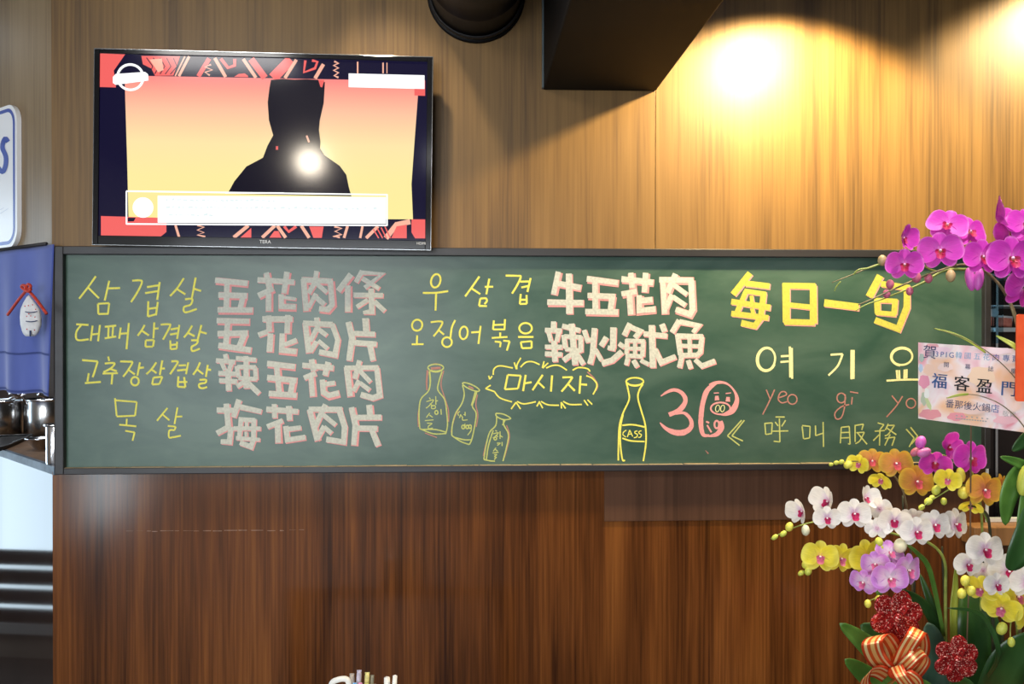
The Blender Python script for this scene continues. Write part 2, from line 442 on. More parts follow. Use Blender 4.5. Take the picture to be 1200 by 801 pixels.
lx = P(1300, 60).x
downlight((lx, -0.34, 2.60), (lx, -0.02, 2.10), 70, WARM, 126, 0.30, 'black ceiling downlight at the far right above the orchids')
lx = P(425, 60).x
downlight((lx, -0.38, 2.86), (lx + 0.12, -0.05, 1.7), 28, (1.0, 0.88, 0.68), 58, 0.6, 'black ceiling downlight between television and round duct')
downlight((1.10, -1.05, 2.86), (1.10, -0.66, 1.0), 80, (1.0, 0.92, 0.80), 42, 0.5, 'black ceiling downlight in the room aimed at the orchids')
# lamp whose image shows in the television screen
tvp = P(363, 190, -0.07)
rv = (tvp - CAM); rv.y = -rv.y
lp = tvp + rv * ((-3.3 - tvp.y) / rv.y)
lamp = thing('pendant_lamp', (lp.x, lp.y, CEIL), 'round glowing pendant lamp hanging in the room before the television', 'lamp')
G().ball(lp, 0.075, None, 20, 12).obj('globe', plain('glowing_globe', (1, 1, 1), emit=((1.0, 0.88, 0.70), 115.0)), lamp, True)
G().tube([lp + Vector((0, 0, 0.07)), (lp.x, lp.y, CEIL)], 0.006, 8).obj('cord', M['black'], lamp)
# room lamps behind the camera
for x, y, lb, en in ((-1.2, -2.0, 'left of the viewer', 17), (1.3, -2.2, 'right of the viewer', 12), (0.0, -4.6, 'far behind the viewer', 13)):
    r = thing('ceiling_panel_lamp', (x, y, CEIL), 'square white ceiling panel lamp ' + lb, 'lamp', 'panel lamps over the dining room')
    G().box((x - 0.32, y - 0.32, CEIL - 0.03), (x + 0.32, y + 0.32, CEIL - 0.001), None, 0.004).obj('casing', M['alu'], r)
    L = light('panel_lamp_light', 'AREA', (x, y, CEIL - 0.04), (x, y, 0), en, (1.0, 0.96, 0.91), shape='SQUARE', size=0.6)

r = thing('kitchen_fill_lamp', (-2.1, 1.1, CEIL), 'unseen tube lamp added to brighten the kitchen pots and counter', 'lamp')  # added lamp, out of view, brightens the pots and worktop
G().box((-2.7, 1.05, CEIL - 0.05), (-1.5, 1.15, CEIL - 0.001), None, 0.004).obj('casing', M['alu'], r)
light('kitchen_fill_light', 'AREA', (-2.1, 1.1, CEIL - 0.06), (-2.1, 1.1, 0), 26, (0.92, 0.97, 1.0), shape='RECTANGLE', size=1.2, size_y=0.1)

# ------------------------------------------------------------------ chalkboard
cb = thing('chalkboard', ((XL + XR) / 2, 0, ZB), 'long green menu chalkboard in a black frame, covered in chalk writing', 'chalkboard')
ixl, ixr = P(73, 420, -0.012).x, P(1153, 420, -0.012).x
izt = (P(71, 298.5, -0.012).z + P(1000, 302, -0.012).z) / 2
izb = (P(76, 548, -0.012).z + P(600, 544, -0.012).z) / 2
YB = -0.012
G().box((ixl - 0.006, YB, izb - 0.006), (ixr + 0.006, 0.0, izt + 0.006)).obj('writing_surface', M['board'], cb)
fw = 0.024
G().box((XL, YF, ZB), (XL + fw, -0.0005, ZT), None, 0.002).obj('frame_rail', M['frame'], cb)
G().box((XR - 0.018, YF, ZB), (XR, -0.0005, ZT), None, 0.002).obj('frame_rail', M['frame'], cb)
G().box((XL + fw, YF, izt), (XR - 0.018, -0.0005, ZT), None, 0.002).obj('frame_rail', M['frame'], cb)
G().box((XL + fw, YF, ZB), (XR - 0.018, -0.0005, izb), None, 0.002).obj('frame_rail', M['frame'], cb)
g = G()
x = ixl + 0.004
while x < ixr - 0.01:
    w_ = random.uniform(0.01, 0.10)
    g.box((x, -0.0255, izb - 0.0005), (min(x + w_, ixr), YB - 0.0003, izb + random.uniform(0.0002, 0.0016)))
    x += w_ + random.uniform(0.0, 0.004)
o = g.obj('chalk_dust', M['c_dust'], cb); o['kind'] = 'stuff'

LAY = [0.0]
def ribbon(g, pts, wid, lift, smooth=True, jit=0.06, dx=0.0, dy=0.0):
    """flat chalk stroke; pts and widths in photo pixels, laid on the board face"""
    p = [Vector((q[0] + dx, q[1] + dy, (q[2] if len(q) > 2 else wid))) for q in pts]
    if smooth and len(p) > 2: p = smooth_path(p, 5)
    n = len(p); L, R_ = [], []
    for i in range(n):
        a = Vector((p[i].x, p[i].y)); 
        d1 = (Vector((p[i + 1].x, p[i + 1].y)) - a) if i < n - 1 else None
        d0 = (a - Vector((p[i - 1].x, p[i - 1].y))) if i > 0 else None
        if d0 is not None and d0.length < 1e-6: d0 = None
        if d1 is not None and d1.length < 1e-6: d1 = None
        if d0 is None: d0 = d1
        if d1 is None: d1 = d0
        d0 = d0.normalized(); d1 = d1.normalized()
        t = d0 + d1
        t = t.normalized() if t.length > 0.2 else d1
        nn = Vector((-t.y, t.x))
        k = 1 / max(0.6, nn.dot(Vector((-d1.y, d1.x))))
        h = p[i].z / 2 * k * (1 + random.uniform(-jit, jit))
        L.append(a + nn * h); R_.append(a - nn * h)
    LAY[0] = (LAY[0] + 0.000011) % 0.00022
    y = YB - lift - LAY[0]
    vs_ = [P(q.x, q.y, y) for q in L] + [P(q.x, q.y, y) for q in R_]
    g.add(vs_, [[i, i + 1, n + i + 1, n + i] for i in range(n - 1)])
def ell(cx, cy, rx, ry, rot=0.0, a0=0, a1=360, n=18):
    out = []
    for k in range(n + 1):
        a = math.radians(a0 + (a1 - a0) * k / n)
        x, y = rx * math.cos(a), ry * math.sin(a)
        out.append((cx + x * math.cos(rot) - y * math.sin(rot), cy + x * math.sin(rot) + y * math.cos(rot)))
    return out
def zoomed(strokes, x0, y0, s):
    return [[(x0 + q[0] / s, y0 + q[1] / s) + ((q[2] / s,) if len(q) > 2 else ()) for q in st] for st in strokes]
def chars_of(strokes, bounds):
    """sorts the strokes of a line into its characters by where they stand"""
    out = [[] for _ in range(len(bounds) + 1)]
    for st in strokes:
        mx_ = (min(q[0] for q in st) + max(q[0] for q in st)) / 2
        out[sum(1 for b_ in bounds if mx_ > b_)].append(st)
    return out
def word(label, strokes, mat, wid, lift=0.0003, smooth=True, name='chalk_character', bounds=(), z=None):
    if z: bounds = [z[0] + b_ / z[2] for b_ in bounds]
    for ch in chars_of(strokes, bounds):
        g = G()
        for st in ch: ribbon(g, st, wid, lift, smooth)
        o = g.obj(name, M[mat], cb); o['label'] = label
    return o
def boldword(label, strokes, mat, wid, shade='c_pink', bounds=(), z=None):
    if z: bounds = [z[0] + b_ / z[2] for b_ in bounds]
    for ch in chars_of(strokes, bounds):
        sh_, fi = G(), G()
        for st in ch: ribbon(sh_, st, wid + 1.9, 0.0003, False, 0.05, 0.9, 0.9)
        for st in ch: ribbon(fi, st, wid - 0.4, 0.0007, False, 0.08, -0.2, -0.2)
        o = fi.obj('chalk_character', M[mat], cb); o['label'] = label
        e = sh_.obj('chalk_outline', M[shade], o); e['label'] = 'pink chalk edging'

A_ = (80, 310, 6.6667); B_ = (80, 410, 6.6667); C_ = (240, 310, 5.3333); D_ = (240, 410, 5.3333); E_ = (470, 310, 7.0588); F_ = (630, 310, 5.7143); G_ = (470, 410, 5.0); H_ = (700, 430, 6.3158); I_ = (840, 310, 4.8); J_ = (840, 390, 4.8)
YW = 2.3
word('yellow chalk Korean line 삼겹살', zoomed([
    [(215, 90), (155, 175), (85, 265)], [(155, 178), (240, 262)], [(320, 125), (285, 280)], [(315, 185), (405, 182)], [(232, 305), (235, 385)], [(235, 385), (315, 383)], [(232, 305), (320, 300)], [(320, 300), (310, 383)],
    [(500, 125), (560, 122), (575, 140), (540, 215), (490, 292)], [(615, 175), (710, 160)], [(600, 222), (705, 205)], [(714, 135), (695, 275)], [(625, 285), (622, 405)], [(622, 405), (690, 385)], [(700, 290), (685, 395)], [(625, 345), (695, 335)],
    [(903, 105), (850, 185), (795, 245)], [(850, 190), (915, 232)], [(995, 100), (965, 265)], [(975, 185), (1038, 205)], [(912, 270), (968, 268), (955, 312), (905, 330), (905, 365), (930, 370), (1005, 345)]], *A_), 'c_yel', YW, bounds=[450, 760], z=A_)
word('yellow chalk Korean line 대패삼겹살', zoomed([
    [(62, 465), (158, 470)], [(100, 472), (65, 520), (62, 575), (90, 590), (160, 582)], [(190, 475), (175, 595)], [(182, 545), (240, 538)], [(247, 470), (233, 598)],
    [(285, 485), (375, 475)], [(315, 490), (312, 565)], [(350, 485), (345, 560)], [(285, 575), (375, 560)], [(410, 490), (398, 578)], [(400, 540), (460, 535)], [(473, 455), (455, 660)],
    [(597, 470), (575, 510), (542, 555)], [(575, 515), (630, 552)], [(672, 450), (665, 575)], [(668, 500), (705, 497)], [(605, 590), (603, 640)], [(603, 640), (660, 640)], [(605, 590), (670, 588)], [(670, 588), (662, 640)],
    [(722, 468), (780, 465), (795, 480), (740, 585)], [(800, 505), (860, 495)], [(795, 545), (860, 535)], [(868, 470), (850, 580)], [(797, 590), (800, 660)], [(800, 660), (850, 655)], [(850, 600), (848, 655)], [(800, 628), (855, 622)],
    [(968, 475), (935, 530), (903, 568)], [(935, 532), (988, 558)], [(1040, 470), (1010, 590)], [(1020, 520), (1082, 538)], [(960, 590), (1010, 592), (1000, 620), (965, 640), (965, 670), (985, 672), (1028, 655)]], *A_), 'c_yel', YW, bounds=[265, 510, 710, 885], z=A_)
word('yellow chalk Korean line 고추장삼겹살', zoomed([
    [(108, 78), (230, 88)], [(230, 88), (205, 170), (190, 212)], [(160, 180), (150, 245)], [(130, 258), (255, 248)],
    [(312, 50), (320, 85)], [(285, 105), (360, 102), (335, 140), (275, 172)], [(325, 145), (380, 165)], [(268, 183), (388, 180)], [(345, 185), (338, 268)],
    [(405, 88), (470, 90), (500, 97), (465, 160), (428, 208)], [(465, 150), (520, 190)], [(560, 95), (540, 200)], [(550, 140), (592, 135)], ell(521, 243, 30, 33),
    [(688, 95), (650, 150), (610, 188)], [(650, 150), (690, 180)], [(735, 80), (715, 195)], [(722, 145), (755, 143)], [(665, 215), (655, 268)], [(655, 268), (712, 265)], [(665, 215), (735, 208)], [(735, 208), (712, 265)],
    [(805, 88), (855, 90), (835, 130), (795, 188)], [(862, 120), (920, 118)], [(850, 160), (922, 152)], [(937, 95), (920, 188)], [(860, 205), (855, 285)], [(855, 285), (915, 290)], [(905, 210), (915, 290)], [(860, 250), (930, 248)],
    [(1030, 95), (1005, 150), (975, 192)], [(1005, 150), (1055, 188)], [(1090, 115), (1075, 210)], [(1080, 150), (1115, 155)], [(1025, 232), (1075, 232), (1070, 255), (1025, 265), (1025, 290), (1050, 298), (1085, 288)]], *B_), 'c_yel', YW, bounds=[260, 395, 600, 770, 960], z=B_)
word('yellow chalk Korean line 목살', zoomed([
    [(365, 375), (378, 515)], [(370, 392), (535, 405)], [(535, 405), (522, 512)], [(522, 512), (378, 518)], [(457, 535), (455, 582)], [(398, 582), (532, 595)], [(445, 630), (518, 642)], [(518, 642), (502, 708)],
    [(775, 452), (735, 500), (693, 552)], [(735, 500), (790, 548)], [(853, 447), (830, 578)], [(840, 520), (890, 518)], [(778, 592), (840, 598)], [(840, 598), (830, 625)], [(830, 625), (790, 628), (788, 680), (820, 680), (880, 668)]], *B_), 'c_yel', 2.0, bounds=[610], z=B_)
word('yellow chalk Korean line 우삼겹', zoomed([
    ell(287, 133, 38, 56, 0.25), [(180, 233), (290, 232), (390, 218)], [(290, 235), (285, 380)],
    [(648, 97), (590, 180), (530, 262)], [(575, 190), (655, 243)], [(730, 115), (705, 245)], [(692, 183), (762, 182)], [(655, 280), (645, 340)], [(645, 340), (710, 342)], [(655, 280), (700, 278), (710, 300), (690, 325)],
    [(865, 90), (960, 92), (990, 100), (960, 170), (918, 238)], [(985, 140), (1060, 138)], [(995, 188), (1055, 175)], [(1072, 110), (1045, 225)], [(990, 242), (982, 325)], [(982, 325), (1040, 322)], [(1038, 250), (1040, 322)], [(985, 290), (1045, 290)]], *E_), 'c_yel', 2.3, bounds=[460, 810], z=E_)
word('yellow chalk Korean line 오징어볶음', zoomed([
    ell(133, 500, 42, 46, 0.3), [(133, 583), (130, 655)], [(88, 658), (187, 657)],
    [(245, 475), (340, 472), (310, 540), (268, 592)], [(305, 535), (355, 578)], [(448, 458), (420, 520), (408, 605)], ell(380, 640, 40, 40),
    ell(518, 563, 33, 52, 0.1), [(580, 560), (650, 555)], [(658, 505), (640, 655)],
    [(768, 460), (760, 535)], [(760, 535), (855, 535)], [(860, 450), (855, 540)], [(765, 498), (855, 495)], [(820, 560), (820, 600)], [(750, 605), (880, 597)], [(775, 635), (825, 640)], [(825, 640), (818, 682)], [(845, 628), (898, 632)], [(898, 632), (875, 710)],
    ell(1030, 525, 52, 43), [(968, 597), (1095, 597)], [(990, 640), (1000, 690)], [(1000, 690), (1080, 688)], [(990, 640), (1080, 632)], [(1080, 632), (1080, 688)]], *E_), 'c_yel', 2.2, bounds=[215, 465, 705, 930], z=E_)
CW = 7.0
boldword('bold white chalk characters 五花肉條', zoomed([
    [(65, 98), (270, 118)], [(140, 110), (135, 290)], [(85, 190), (265, 195)], [(240, 195), (222, 280)], [(80, 283), (300, 285)],
    [(330, 95, 32), (560, 110, 32)], [(385, 50), (405, 145)], [(515, 45), (495, 180)], [(430, 150), (335, 195)], [(400, 180), (400, 290)], [(478, 185), (480, 262), (570, 265)], [(490, 205, 20), (570, 215, 20)],
    [(618, 90), (635, 290)], [(605, 95), (795, 105)], [(785, 100), (798, 250), (770, 282), (715, 275)], [(700, 40, 30), (690, 110, 30), (650, 180, 30)], [(690, 110, 28), (765, 175, 28)], [(690, 200, 30), (750, 250, 30)], [(695, 180, 26), (650, 270, 26)],
    [(915, 60), (835, 165)], [(895, 130), (895, 295)], [(985, 40, 30), (945, 110, 30)], [(975, 50, 28), (1110, 58, 28), (1000, 145, 28)], [(985, 85, 28), (1090, 150, 28)], [(930, 190, 30), (1115, 192, 30)], [(1040, 150, 36), (1045, 295, 36), (990, 300, 20)], [(1020, 220, 26), (950, 265, 26)], [(1060, 230, 30), (1125, 290, 30)]], *C_), 'c_white', CW, bounds=[315, 585, 820], z=C_)
boldword('bold white chalk characters 五花肉片', zoomed([
    [(75, 350), (280, 355)], [(145, 350), (130, 530)], [(80, 432), (270, 428)], [(250, 430), (218, 510)], [(85, 505), (290, 535)],
    [(360, 340, 34), (550, 340, 34)], [(400, 318), (405, 420)], [(520, 315), (515, 430)], [(395, 418, 32), (335, 440, 32)], [(412, 430), (405, 545)], [(485, 430), (482, 535), (575, 545)], [(500, 500, 30), (575, 472, 30)],
    [(628, 360), (652, 550)], [(615, 365, 34), (800, 375, 34)], [(795, 370, 34), (832, 470, 34), (815, 565, 34), (715, 545, 34)], [(700, 330, 32), (705, 390, 32), (660, 480, 32)], [(700, 395, 28), (762, 442, 28)], [(700, 480, 28), (660, 545, 28)], [(710, 475, 28), (768, 525, 28)],
    [(898, 358, 38), (922, 460, 38), (902, 600, 38)], [(1005, 335, 40), (1010, 420, 40)], [(930, 430, 34), (1065, 435, 34)], [(930, 487, 34), (1075, 497, 34)], [(1030, 490, 36), (1052, 600, 36)]], *C_), 'c_white', CW, bounds=[320, 590, 860], z=C_)
boldword('bold white chalk characters 辣五花肉', zoomed([
    [(128, 25, 30), (135, 60, 30)], [(70, 65, 28), (190, 75, 28)], [(105, 75, 26), (125, 125, 26)], [(168, 80, 26), (152, 130, 26)], [(85, 145, 28), (195, 150, 28)], [(90, 190, 30), (205, 198, 30)], [(145, 120, 34), (150, 255, 34)],
    [(195, 52, 28), (322, 62, 28)], [(258, 38, 34), (260, 240, 34)], [(200, 100, 28), (212, 170, 28)], [(205, 105, 26), (320, 108, 26)], [(315, 108, 28), (320, 185, 28)], [(210, 175, 26), (325, 182, 26)], [(255, 195, 30), (200, 228, 30)], [(265, 200, 32), (340, 272, 32)],
    [(390, 85), (565, 105)], [(450, 100), (468, 285)], [(390, 172), (575, 192)], [(552, 190), (535, 280)], [(400, 272), (575, 284)],
    [(610, 95, 34), (805, 112, 34)], [(668, 58), (682, 130)], [(772, 75, 34), (752, 160, 34)], [(695, 145, 32), (620, 175, 32)], [(665, 170), (675, 290)], [(735, 185), (742, 265), (775, 285), (840, 268)], [(745, 215, 28), (815, 205, 28)],
    [(888, 105), (910, 290)], [(875, 112, 32), (1085, 110, 32)], [(1075, 110, 34), (1095, 285, 34), (1050, 300, 34), (975, 278, 34)], [(968, 65, 32), (938, 180, 32)], [(960, 120, 28), (1035, 200, 28)], [(965, 190, 28), (930, 258, 28)], [(970, 205, 28), (1030, 250, 28)]], *D_), 'c_white', CW, bounds=[365, 590, 855], z=D_)
boldword('bold white chalk characters 梅花肉片', zoomed([
    [(75, 375, 34), (185, 378, 34)], [(135, 335), (150, 500)], [(150, 480, 34), (75, 520, 34)], [(165, 480, 36), (155, 575, 36), (100, 572, 28)], [(215, 310, 36), (180, 420, 36)], [(220, 355, 32), (355, 385, 32)], [(228, 420, 30), (215, 560, 30)], [(215, 432, 28), (315, 440, 28)], [(308, 430, 32), (305, 560, 32), (290, 605, 32), (220, 578, 32)], [(180, 490, 26), (350, 490, 26)], [(195, 550, 24), (345, 560, 24)], [(262, 450, 20), (262, 480, 20)], [(258, 510, 20), (260, 540, 20)],
    [(385, 370, 34), (585, 385, 34)], [(435, 338, 34), (437, 425, 34)], [(525, 350, 34), (530, 440, 34)], [(488, 440, 32), (390, 480, 32)], [(455, 460), (460, 580)], [(507, 475, 34), (517, 562, 34), (630, 545, 34)], [(520, 495, 28), (602, 485, 28)],
    [(655, 370), (705, 565)], [(650, 370, 34), (860, 372, 34)], [(840, 370, 36), (875, 480, 36), (868, 575, 36), (760, 558, 34)], [(755, 340, 32), (690, 480, 32)], [(735, 400, 30), (818, 468, 30)], [(748, 475, 30), (700, 560, 30)], [(745, 480, 30), (792, 520, 30)],
    [(918, 358), (942, 470), (932, 595)], [(1028, 342), (1035, 415)], [(940, 422, 34), (1105, 420, 34)], [(935, 488, 34), (1080, 490, 34)], [(1040, 490, 36), (1085, 598, 36)]], *D_), 'c_white', CW, bounds=[370, 640, 890], z=D_)
boldword('bold white chalk characters 牛五花肉', zoomed([
    [(140, 48), (107, 200)], [(130, 125), (290, 155)], [(65, 252), (308, 256)], [(210, 60, 44), (215, 330, 44)],
    [(330, 95), (540, 122)], [(385, 110), (388, 300)], [(335, 207), (520, 215)], [(502, 210), (487, 310)], [(320, 315), (540, 318)],
    [(562, 97), (775, 120)], [(625, 55), (635, 158)], [(725, 55), (715, 185)], [(665, 180), (562, 197)], [(615, 190), (625, 335)], [(682, 205), (682, 308), (790, 298)], [(690, 242), (770, 235)],
    [(838, 92), (852, 330)], [(815, 102), (1042, 105)], [(1028, 102), (1038, 300), (1020, 332), (925, 300)], [(925, 62), (870, 190)], [(905, 130, 34), (1000, 200, 34)], [(900, 200, 34), (860, 295, 34)], [(905, 215, 34), (990, 272, 34)]], *F_), 'c_white', CW, bounds=[315, 550, 800], z=F_)
boldword('bold white chalk characters 辣炒魷魚', zoomed([
    [(108, 380, 36), (108, 425, 36)], [(50, 438, 32), (162, 442, 32)], [(72, 445, 30), (90, 515, 30)], [(142, 450, 30), (128, 515, 30)], [(50, 550, 30), (165, 552, 30)], [(50, 597, 32), (165, 602, 32)], [(110, 510, 38), (117, 650, 38)], [(165, 410, 32), (285, 442, 32)], [(228, 395, 38), (252, 672, 38)], [(175, 470, 32), (187, 560, 32)], [(180, 480, 28), (295, 486, 28)], [(290, 480, 32), (290, 585, 32)], [(185, 565, 28), (295, 577, 28)], [(240, 590, 32), (172, 642, 32)], [(258, 590, 34), (308, 668, 34)],
    [(382, 425, 38), (368, 600, 38), (350, 665, 38)], [(385, 565, 30), (428, 640, 30)], [(312, 438, 32), (338, 520, 32)], [(330, 508, 30), (380, 500, 30)], [(462, 485, 34), (425, 545, 34)], [(508, 420, 40), (505, 560, 40)], [(470, 555, 30), (520, 565, 30)], [(545, 528, 34), (580, 552, 34)], [(565, 582, 38), (500, 640, 38), (430, 662, 38)],
    [(618, 392, 34), (580, 475, 34)], [(610, 412, 32), (688, 445, 32), (652, 490, 32)], [(600, 500, 28), (595, 600, 28)], [(592, 508, 28), (718, 512, 28)], [(708, 510, 30), (702, 615, 30)], [(595, 560, 24), (710, 562, 24)], [(590, 608, 28), (705, 615, 28)], [(652, 500, 24), (652, 610, 24)], [(605, 625, 30), (592, 672, 30)], [(642, 640, 32), (668, 685, 32)], [(690, 640, 28), (745, 668, 28)], [(710, 462, 36), (868, 478, 36)], [(765, 405, 40), (772, 690, 40)], [(832, 398, 38), (852, 450, 38)], [(785, 565, 36), (828, 655, 36), (925, 615, 36)],
    [(950, 372, 36), (900, 455, 36)], [(950, 382, 36), (1078, 408, 36), (1040, 455, 30)], [(938, 465, 34), (957, 605, 34)], [(930, 478, 34), (1108, 482, 34)], [(1100, 482, 34), (1090, 585, 34), (1060, 612, 30)], [(950, 542, 24), (1090, 546, 24)], [(1016, 480, 26), (1020, 600, 26)], [(945, 608, 32), (1080, 604, 32)], [(965, 620, 32), (950, 690, 32)], [(1008, 640, 32), (1027, 695, 32)], [(1055, 635, 34), (1100, 678, 34), (1190, 645, 34)]], *F_), 'c_white', CW, bounds=[305, 582, 885], z=F_)
boldword('bold yellow chalk characters 每日一句', zoomed([
    [(188, 48, 36), (92, 168, 36)], [(160, 105, 34), (298, 122, 34)], [(165, 150, 30), (108, 285, 30)], [(155, 148, 28), (278, 166, 28)], [(265, 160, 34), (248, 300, 34), (215, 345, 34), (138, 328, 34)], [(82, 208, 34), (302, 242, 34)], [(82, 275, 30), (292, 300, 30)], [(195, 175, 22), (200, 215, 22)], [(198, 245, 22), (208, 280, 22)],
    [(390, 105, 42), (392, 325, 42)], [(372, 118, 34), (555, 122, 34)], [(543, 115, 40), (545, 332, 40)], [(390, 225, 30), (535, 240, 30)], [(380, 322, 34), (552, 326, 34)],
    [(605, 215, 40), (800, 240, 40)],
    [(920, 62, 42), (858, 182, 42)], [(925, 108, 34), (1070, 130, 36), (1070, 240, 36), (1022, 362, 34), (890, 312, 34)], [(903, 190, 34), (905, 275, 34)], [(890, 200, 28), (1015, 205, 28)], [(1005, 195, 32), (998, 280, 32)], [(895, 270, 28), (1008, 280, 28)]], *I_), 'c_bold', 7.0, bounds=[335, 585, 830], z=I_)
word('thick pale yellow chalk Korean word 여기요', zoomed([
    ell(280, 147, 48, 62, 0.12, 0, 365), ell(278, 148, 53, 66, 0.12, 20, 300), [(360, 131), (405, 128)], [(358, 163), (405, 159)], [(411, 76), (413, 250)], [(422, 84), (424, 257)],
    [(640, 122), (708, 118)], [(708, 118), (680, 185), (628, 238)], [(758, 95), (757, 260)], [(770, 95), (769, 258)],
    ell(1042, 133, 58, 46, -0.1, 0, 365), ell(1042, 133, 62, 51, 0.0, 100, 320), [(1012, 208), (1016, 258)], [(1026, 208), (1028, 258)], [(1056, 205), (1055, 256)], [(1068, 203), (1067, 255)], [(955, 268), (1060, 262), (1140, 262)]], *J_), 'c_pale', 2.4, bounds=[520, 870], z=J_)
word('pink chalk romanised word yeo gi yo', zoomed([
    [(278, 318), (300, 370)], [(325, 318), (300, 375), (258, 458)], [(345, 365), (390, 348), (382, 330), (358, 335), (345, 370), (365, 392), (397, 385)], ell(425, 373, 26, 27),
    ell(700, 365, 24, 27), [(722, 345), (718, 420), (700, 475), (672, 482), (665, 450), (700, 415), (745, 402)], [(762, 360), (758, 402)], [(750, 330), (795, 338)],
    [(985, 352), (1020, 395)], [(1045, 355), (1010, 410), (955, 472)], ell(1092, 395, 26, 27)], *J_), 'c_pinkdim', 1.5, bounds=[560, 870], z=J_)
word('thin yellow chalk characters 呼叫服務 in double brackets', zoomed([
    [(140, 490), (60, 578)], [(60, 578), (128, 632)], [(155, 490), (85, 578)], [(85, 578), (147, 607)],
    [(270, 505), (275, 570)], [(275, 570), (310, 565)], [(270, 508), (312, 505)], [(312, 505), (308, 565)], [(330, 472), (382, 472)], [(328, 500), (345, 522)], [(387, 490), (365, 525)], [(305, 552), (402, 550)], [(352, 480), (355, 612)], [(355, 612), (320, 608)],
    [(480, 525), (488, 595)], [(480, 520), (525, 525)], [(525, 525), (522, 590)], [(522, 590), (490, 595)], [(555, 520), (556, 577)], [(556, 577), (600, 562)], [(598, 500), (600, 640)],
    [(700, 530), (695, 620)], [(700, 530), (745, 525)], [(745, 525), (750, 625)], [(750, 625), (738, 622)], [(700, 560), (745, 558)], [(700, 590), (745, 588)], [(775, 520), (825, 512)], [(825, 512), (815, 545)], [(778, 520), (778, 612)], [(785, 560), (830, 558)], [(830, 558), (805, 605), (780, 622)], [(790, 560), (845, 625)],
    [(905, 505), (940, 515)], [(940, 515), (920, 540)], [(888, 552), (945, 548)], [(918, 540), (915, 632)], [(915, 570), (880, 605)], [(965, 510), (948, 545)], [(960, 520), (1000, 518)], [(1000, 518), (965, 568), (945, 578)], [(958, 535), (1010, 572)], [(945, 592), (1002, 585)], [(1002, 585), (985, 634)], [(975, 570), (945, 632)],
    [(1065, 540), (1110, 590)], [(1110, 590), (1082, 640)], [(1090, 530), (1130, 580)], [(1130, 580), (1095, 625)]], *J_), 'c_yelgrn', 1.5, bounds=[200, 440, 650, 860, 1040], z=J_)
word('yellow chalk speech cloud', zoomed([
    [(540, 145), (545, 110), (580, 92), (655, 105)], [(663, 72), (676, 112)], [(702, 45), (680, 85), (678, 112)], [(700, 100), (730, 72), (770, 68), (812, 85)], [(838, 65), (828, 105)], [(862, 75), (830, 105)], [(850, 105), (890, 90), (930, 92), (972, 118)], [(1005, 118), (1040, 102), (1090, 108), (1108, 125)], [(1085, 150), (1120, 165), (1148, 205), (1125, 260)],
    [(513, 150), (520, 172)], [(534, 152), (520, 170)], [(525, 205), (495, 225)], [(495, 225), (545, 242)], [(545, 240), (580, 280), (650, 303)], [(645, 345), (674, 305)], [(674, 305), (700, 345)], [(680, 300), (720, 315), (790, 302)], [(795, 330), (812, 300)], [(808, 300), (830, 340)], [(820, 300), (860, 320), (925, 323)], [(940, 342), (938, 305)], [(938, 305), (964, 342)], [(950, 300), (990, 318), (1060, 318)], [(1072, 292), (1095, 325)], [(1092, 290), (1120, 318)]], *G_), 'c_yel', 1.7, name='chalk_drawing')
word('yellow chalk Korean word 마시자 in the cloud', zoomed([
    [(625, 145), (608, 230)], [(608, 230), (685, 225)], [(625, 145), (702, 150)], [(702, 150), (685, 225)], [(730, 145), (715, 240)], [(722, 195), (765, 188)],
    [(830, 145), (800, 190), (770, 235)], [(800, 185), (840, 222)], [(885, 148), (878, 243)],
    [(945, 160), (1005, 158)], [(1005, 158), (980, 195), (940, 243)], [(975, 195), (1018, 238)], [(1052, 150), (1045, 255)], [(1050, 200), (1090, 203)]], *G_), 'c_yel', 2.3, bounds=[766, 920], z=G_)
o = word('leftmost chalk bottle lettered 참이슬', zoomed([
    ell(203, 103, 46, 20), ell(203, 106, 42, 22, 0, 0, 180), [(165, 125), (170, 190), (160, 240), (115, 290), (105, 380), (110, 460)], [(168, 125), (172, 190), (163, 235)], [(110, 460), (190, 490), (265, 488)], [(240, 125), (220, 190), (216, 235), (255, 290), (268, 370), (272, 440), (262, 490)], [(120, 465), (200, 465), (262, 480)],
    [(165, 278, 6), (172, 288, 6)], [(148, 302, 6), (190, 292, 6), (165, 325, 6), (146, 340, 6)], [(170, 312, 6), (188, 330, 6)], [(203, 270, 6), (204, 320, 6)], [(203, 298, 6), (216, 296, 6)], [(178, 325, 6), (180, 342, 6), (200, 340, 6), (198, 325, 6), (178, 325, 6)], ell(207, 365, 9, 11), [(233, 345, 7), (236, 378, 7)], [(168, 368, 6), (148, 395, 6)], [(166, 380, 6), (186, 394, 6)], [(140, 413, 6), (190, 408, 6)], [(152, 428, 6), (180, 430, 6), (160, 446, 6), (162, 460, 6), (186, 456, 6)]], *G_), 'c_yelgrn', 1.5, name='chalk_drawing')
word('tilted middle chalk bottle', zoomed([
    ell(410, 216, 54, 14, 0.42), [(360, 205), (370, 260), (355, 315), (320, 370), (300, 440), (297, 500)], [(297, 500), (350, 535), (400, 553)], [(310, 510), (370, 525), (412, 525)], [(445, 240), (430, 290), (418, 330), (440, 370), (432, 440), (415, 520), (400, 553)], [(436, 240), (422, 290), (412, 325)],
    [(345, 358, 6), (333, 370, 6), (338, 385, 6)], [(350, 375, 6), (342, 398, 6)], [(352, 382, 6), (362, 396, 6)], [(375, 362, 6), (376, 385, 6)], [(366, 378, 6), (375, 377, 6)], [(360, 395, 6), (362, 410, 6), (390, 408, 6)], ell(364, 450, 8, 11), [(374, 430, 6), (374, 460, 6)], ell(388, 450, 8, 10), ell(404, 448, 8, 10), [(412, 440, 6), (410, 470, 6), (390, 498, 6)]], *G_), 'c_yelgrn', 1.5, name='chalk_drawing')
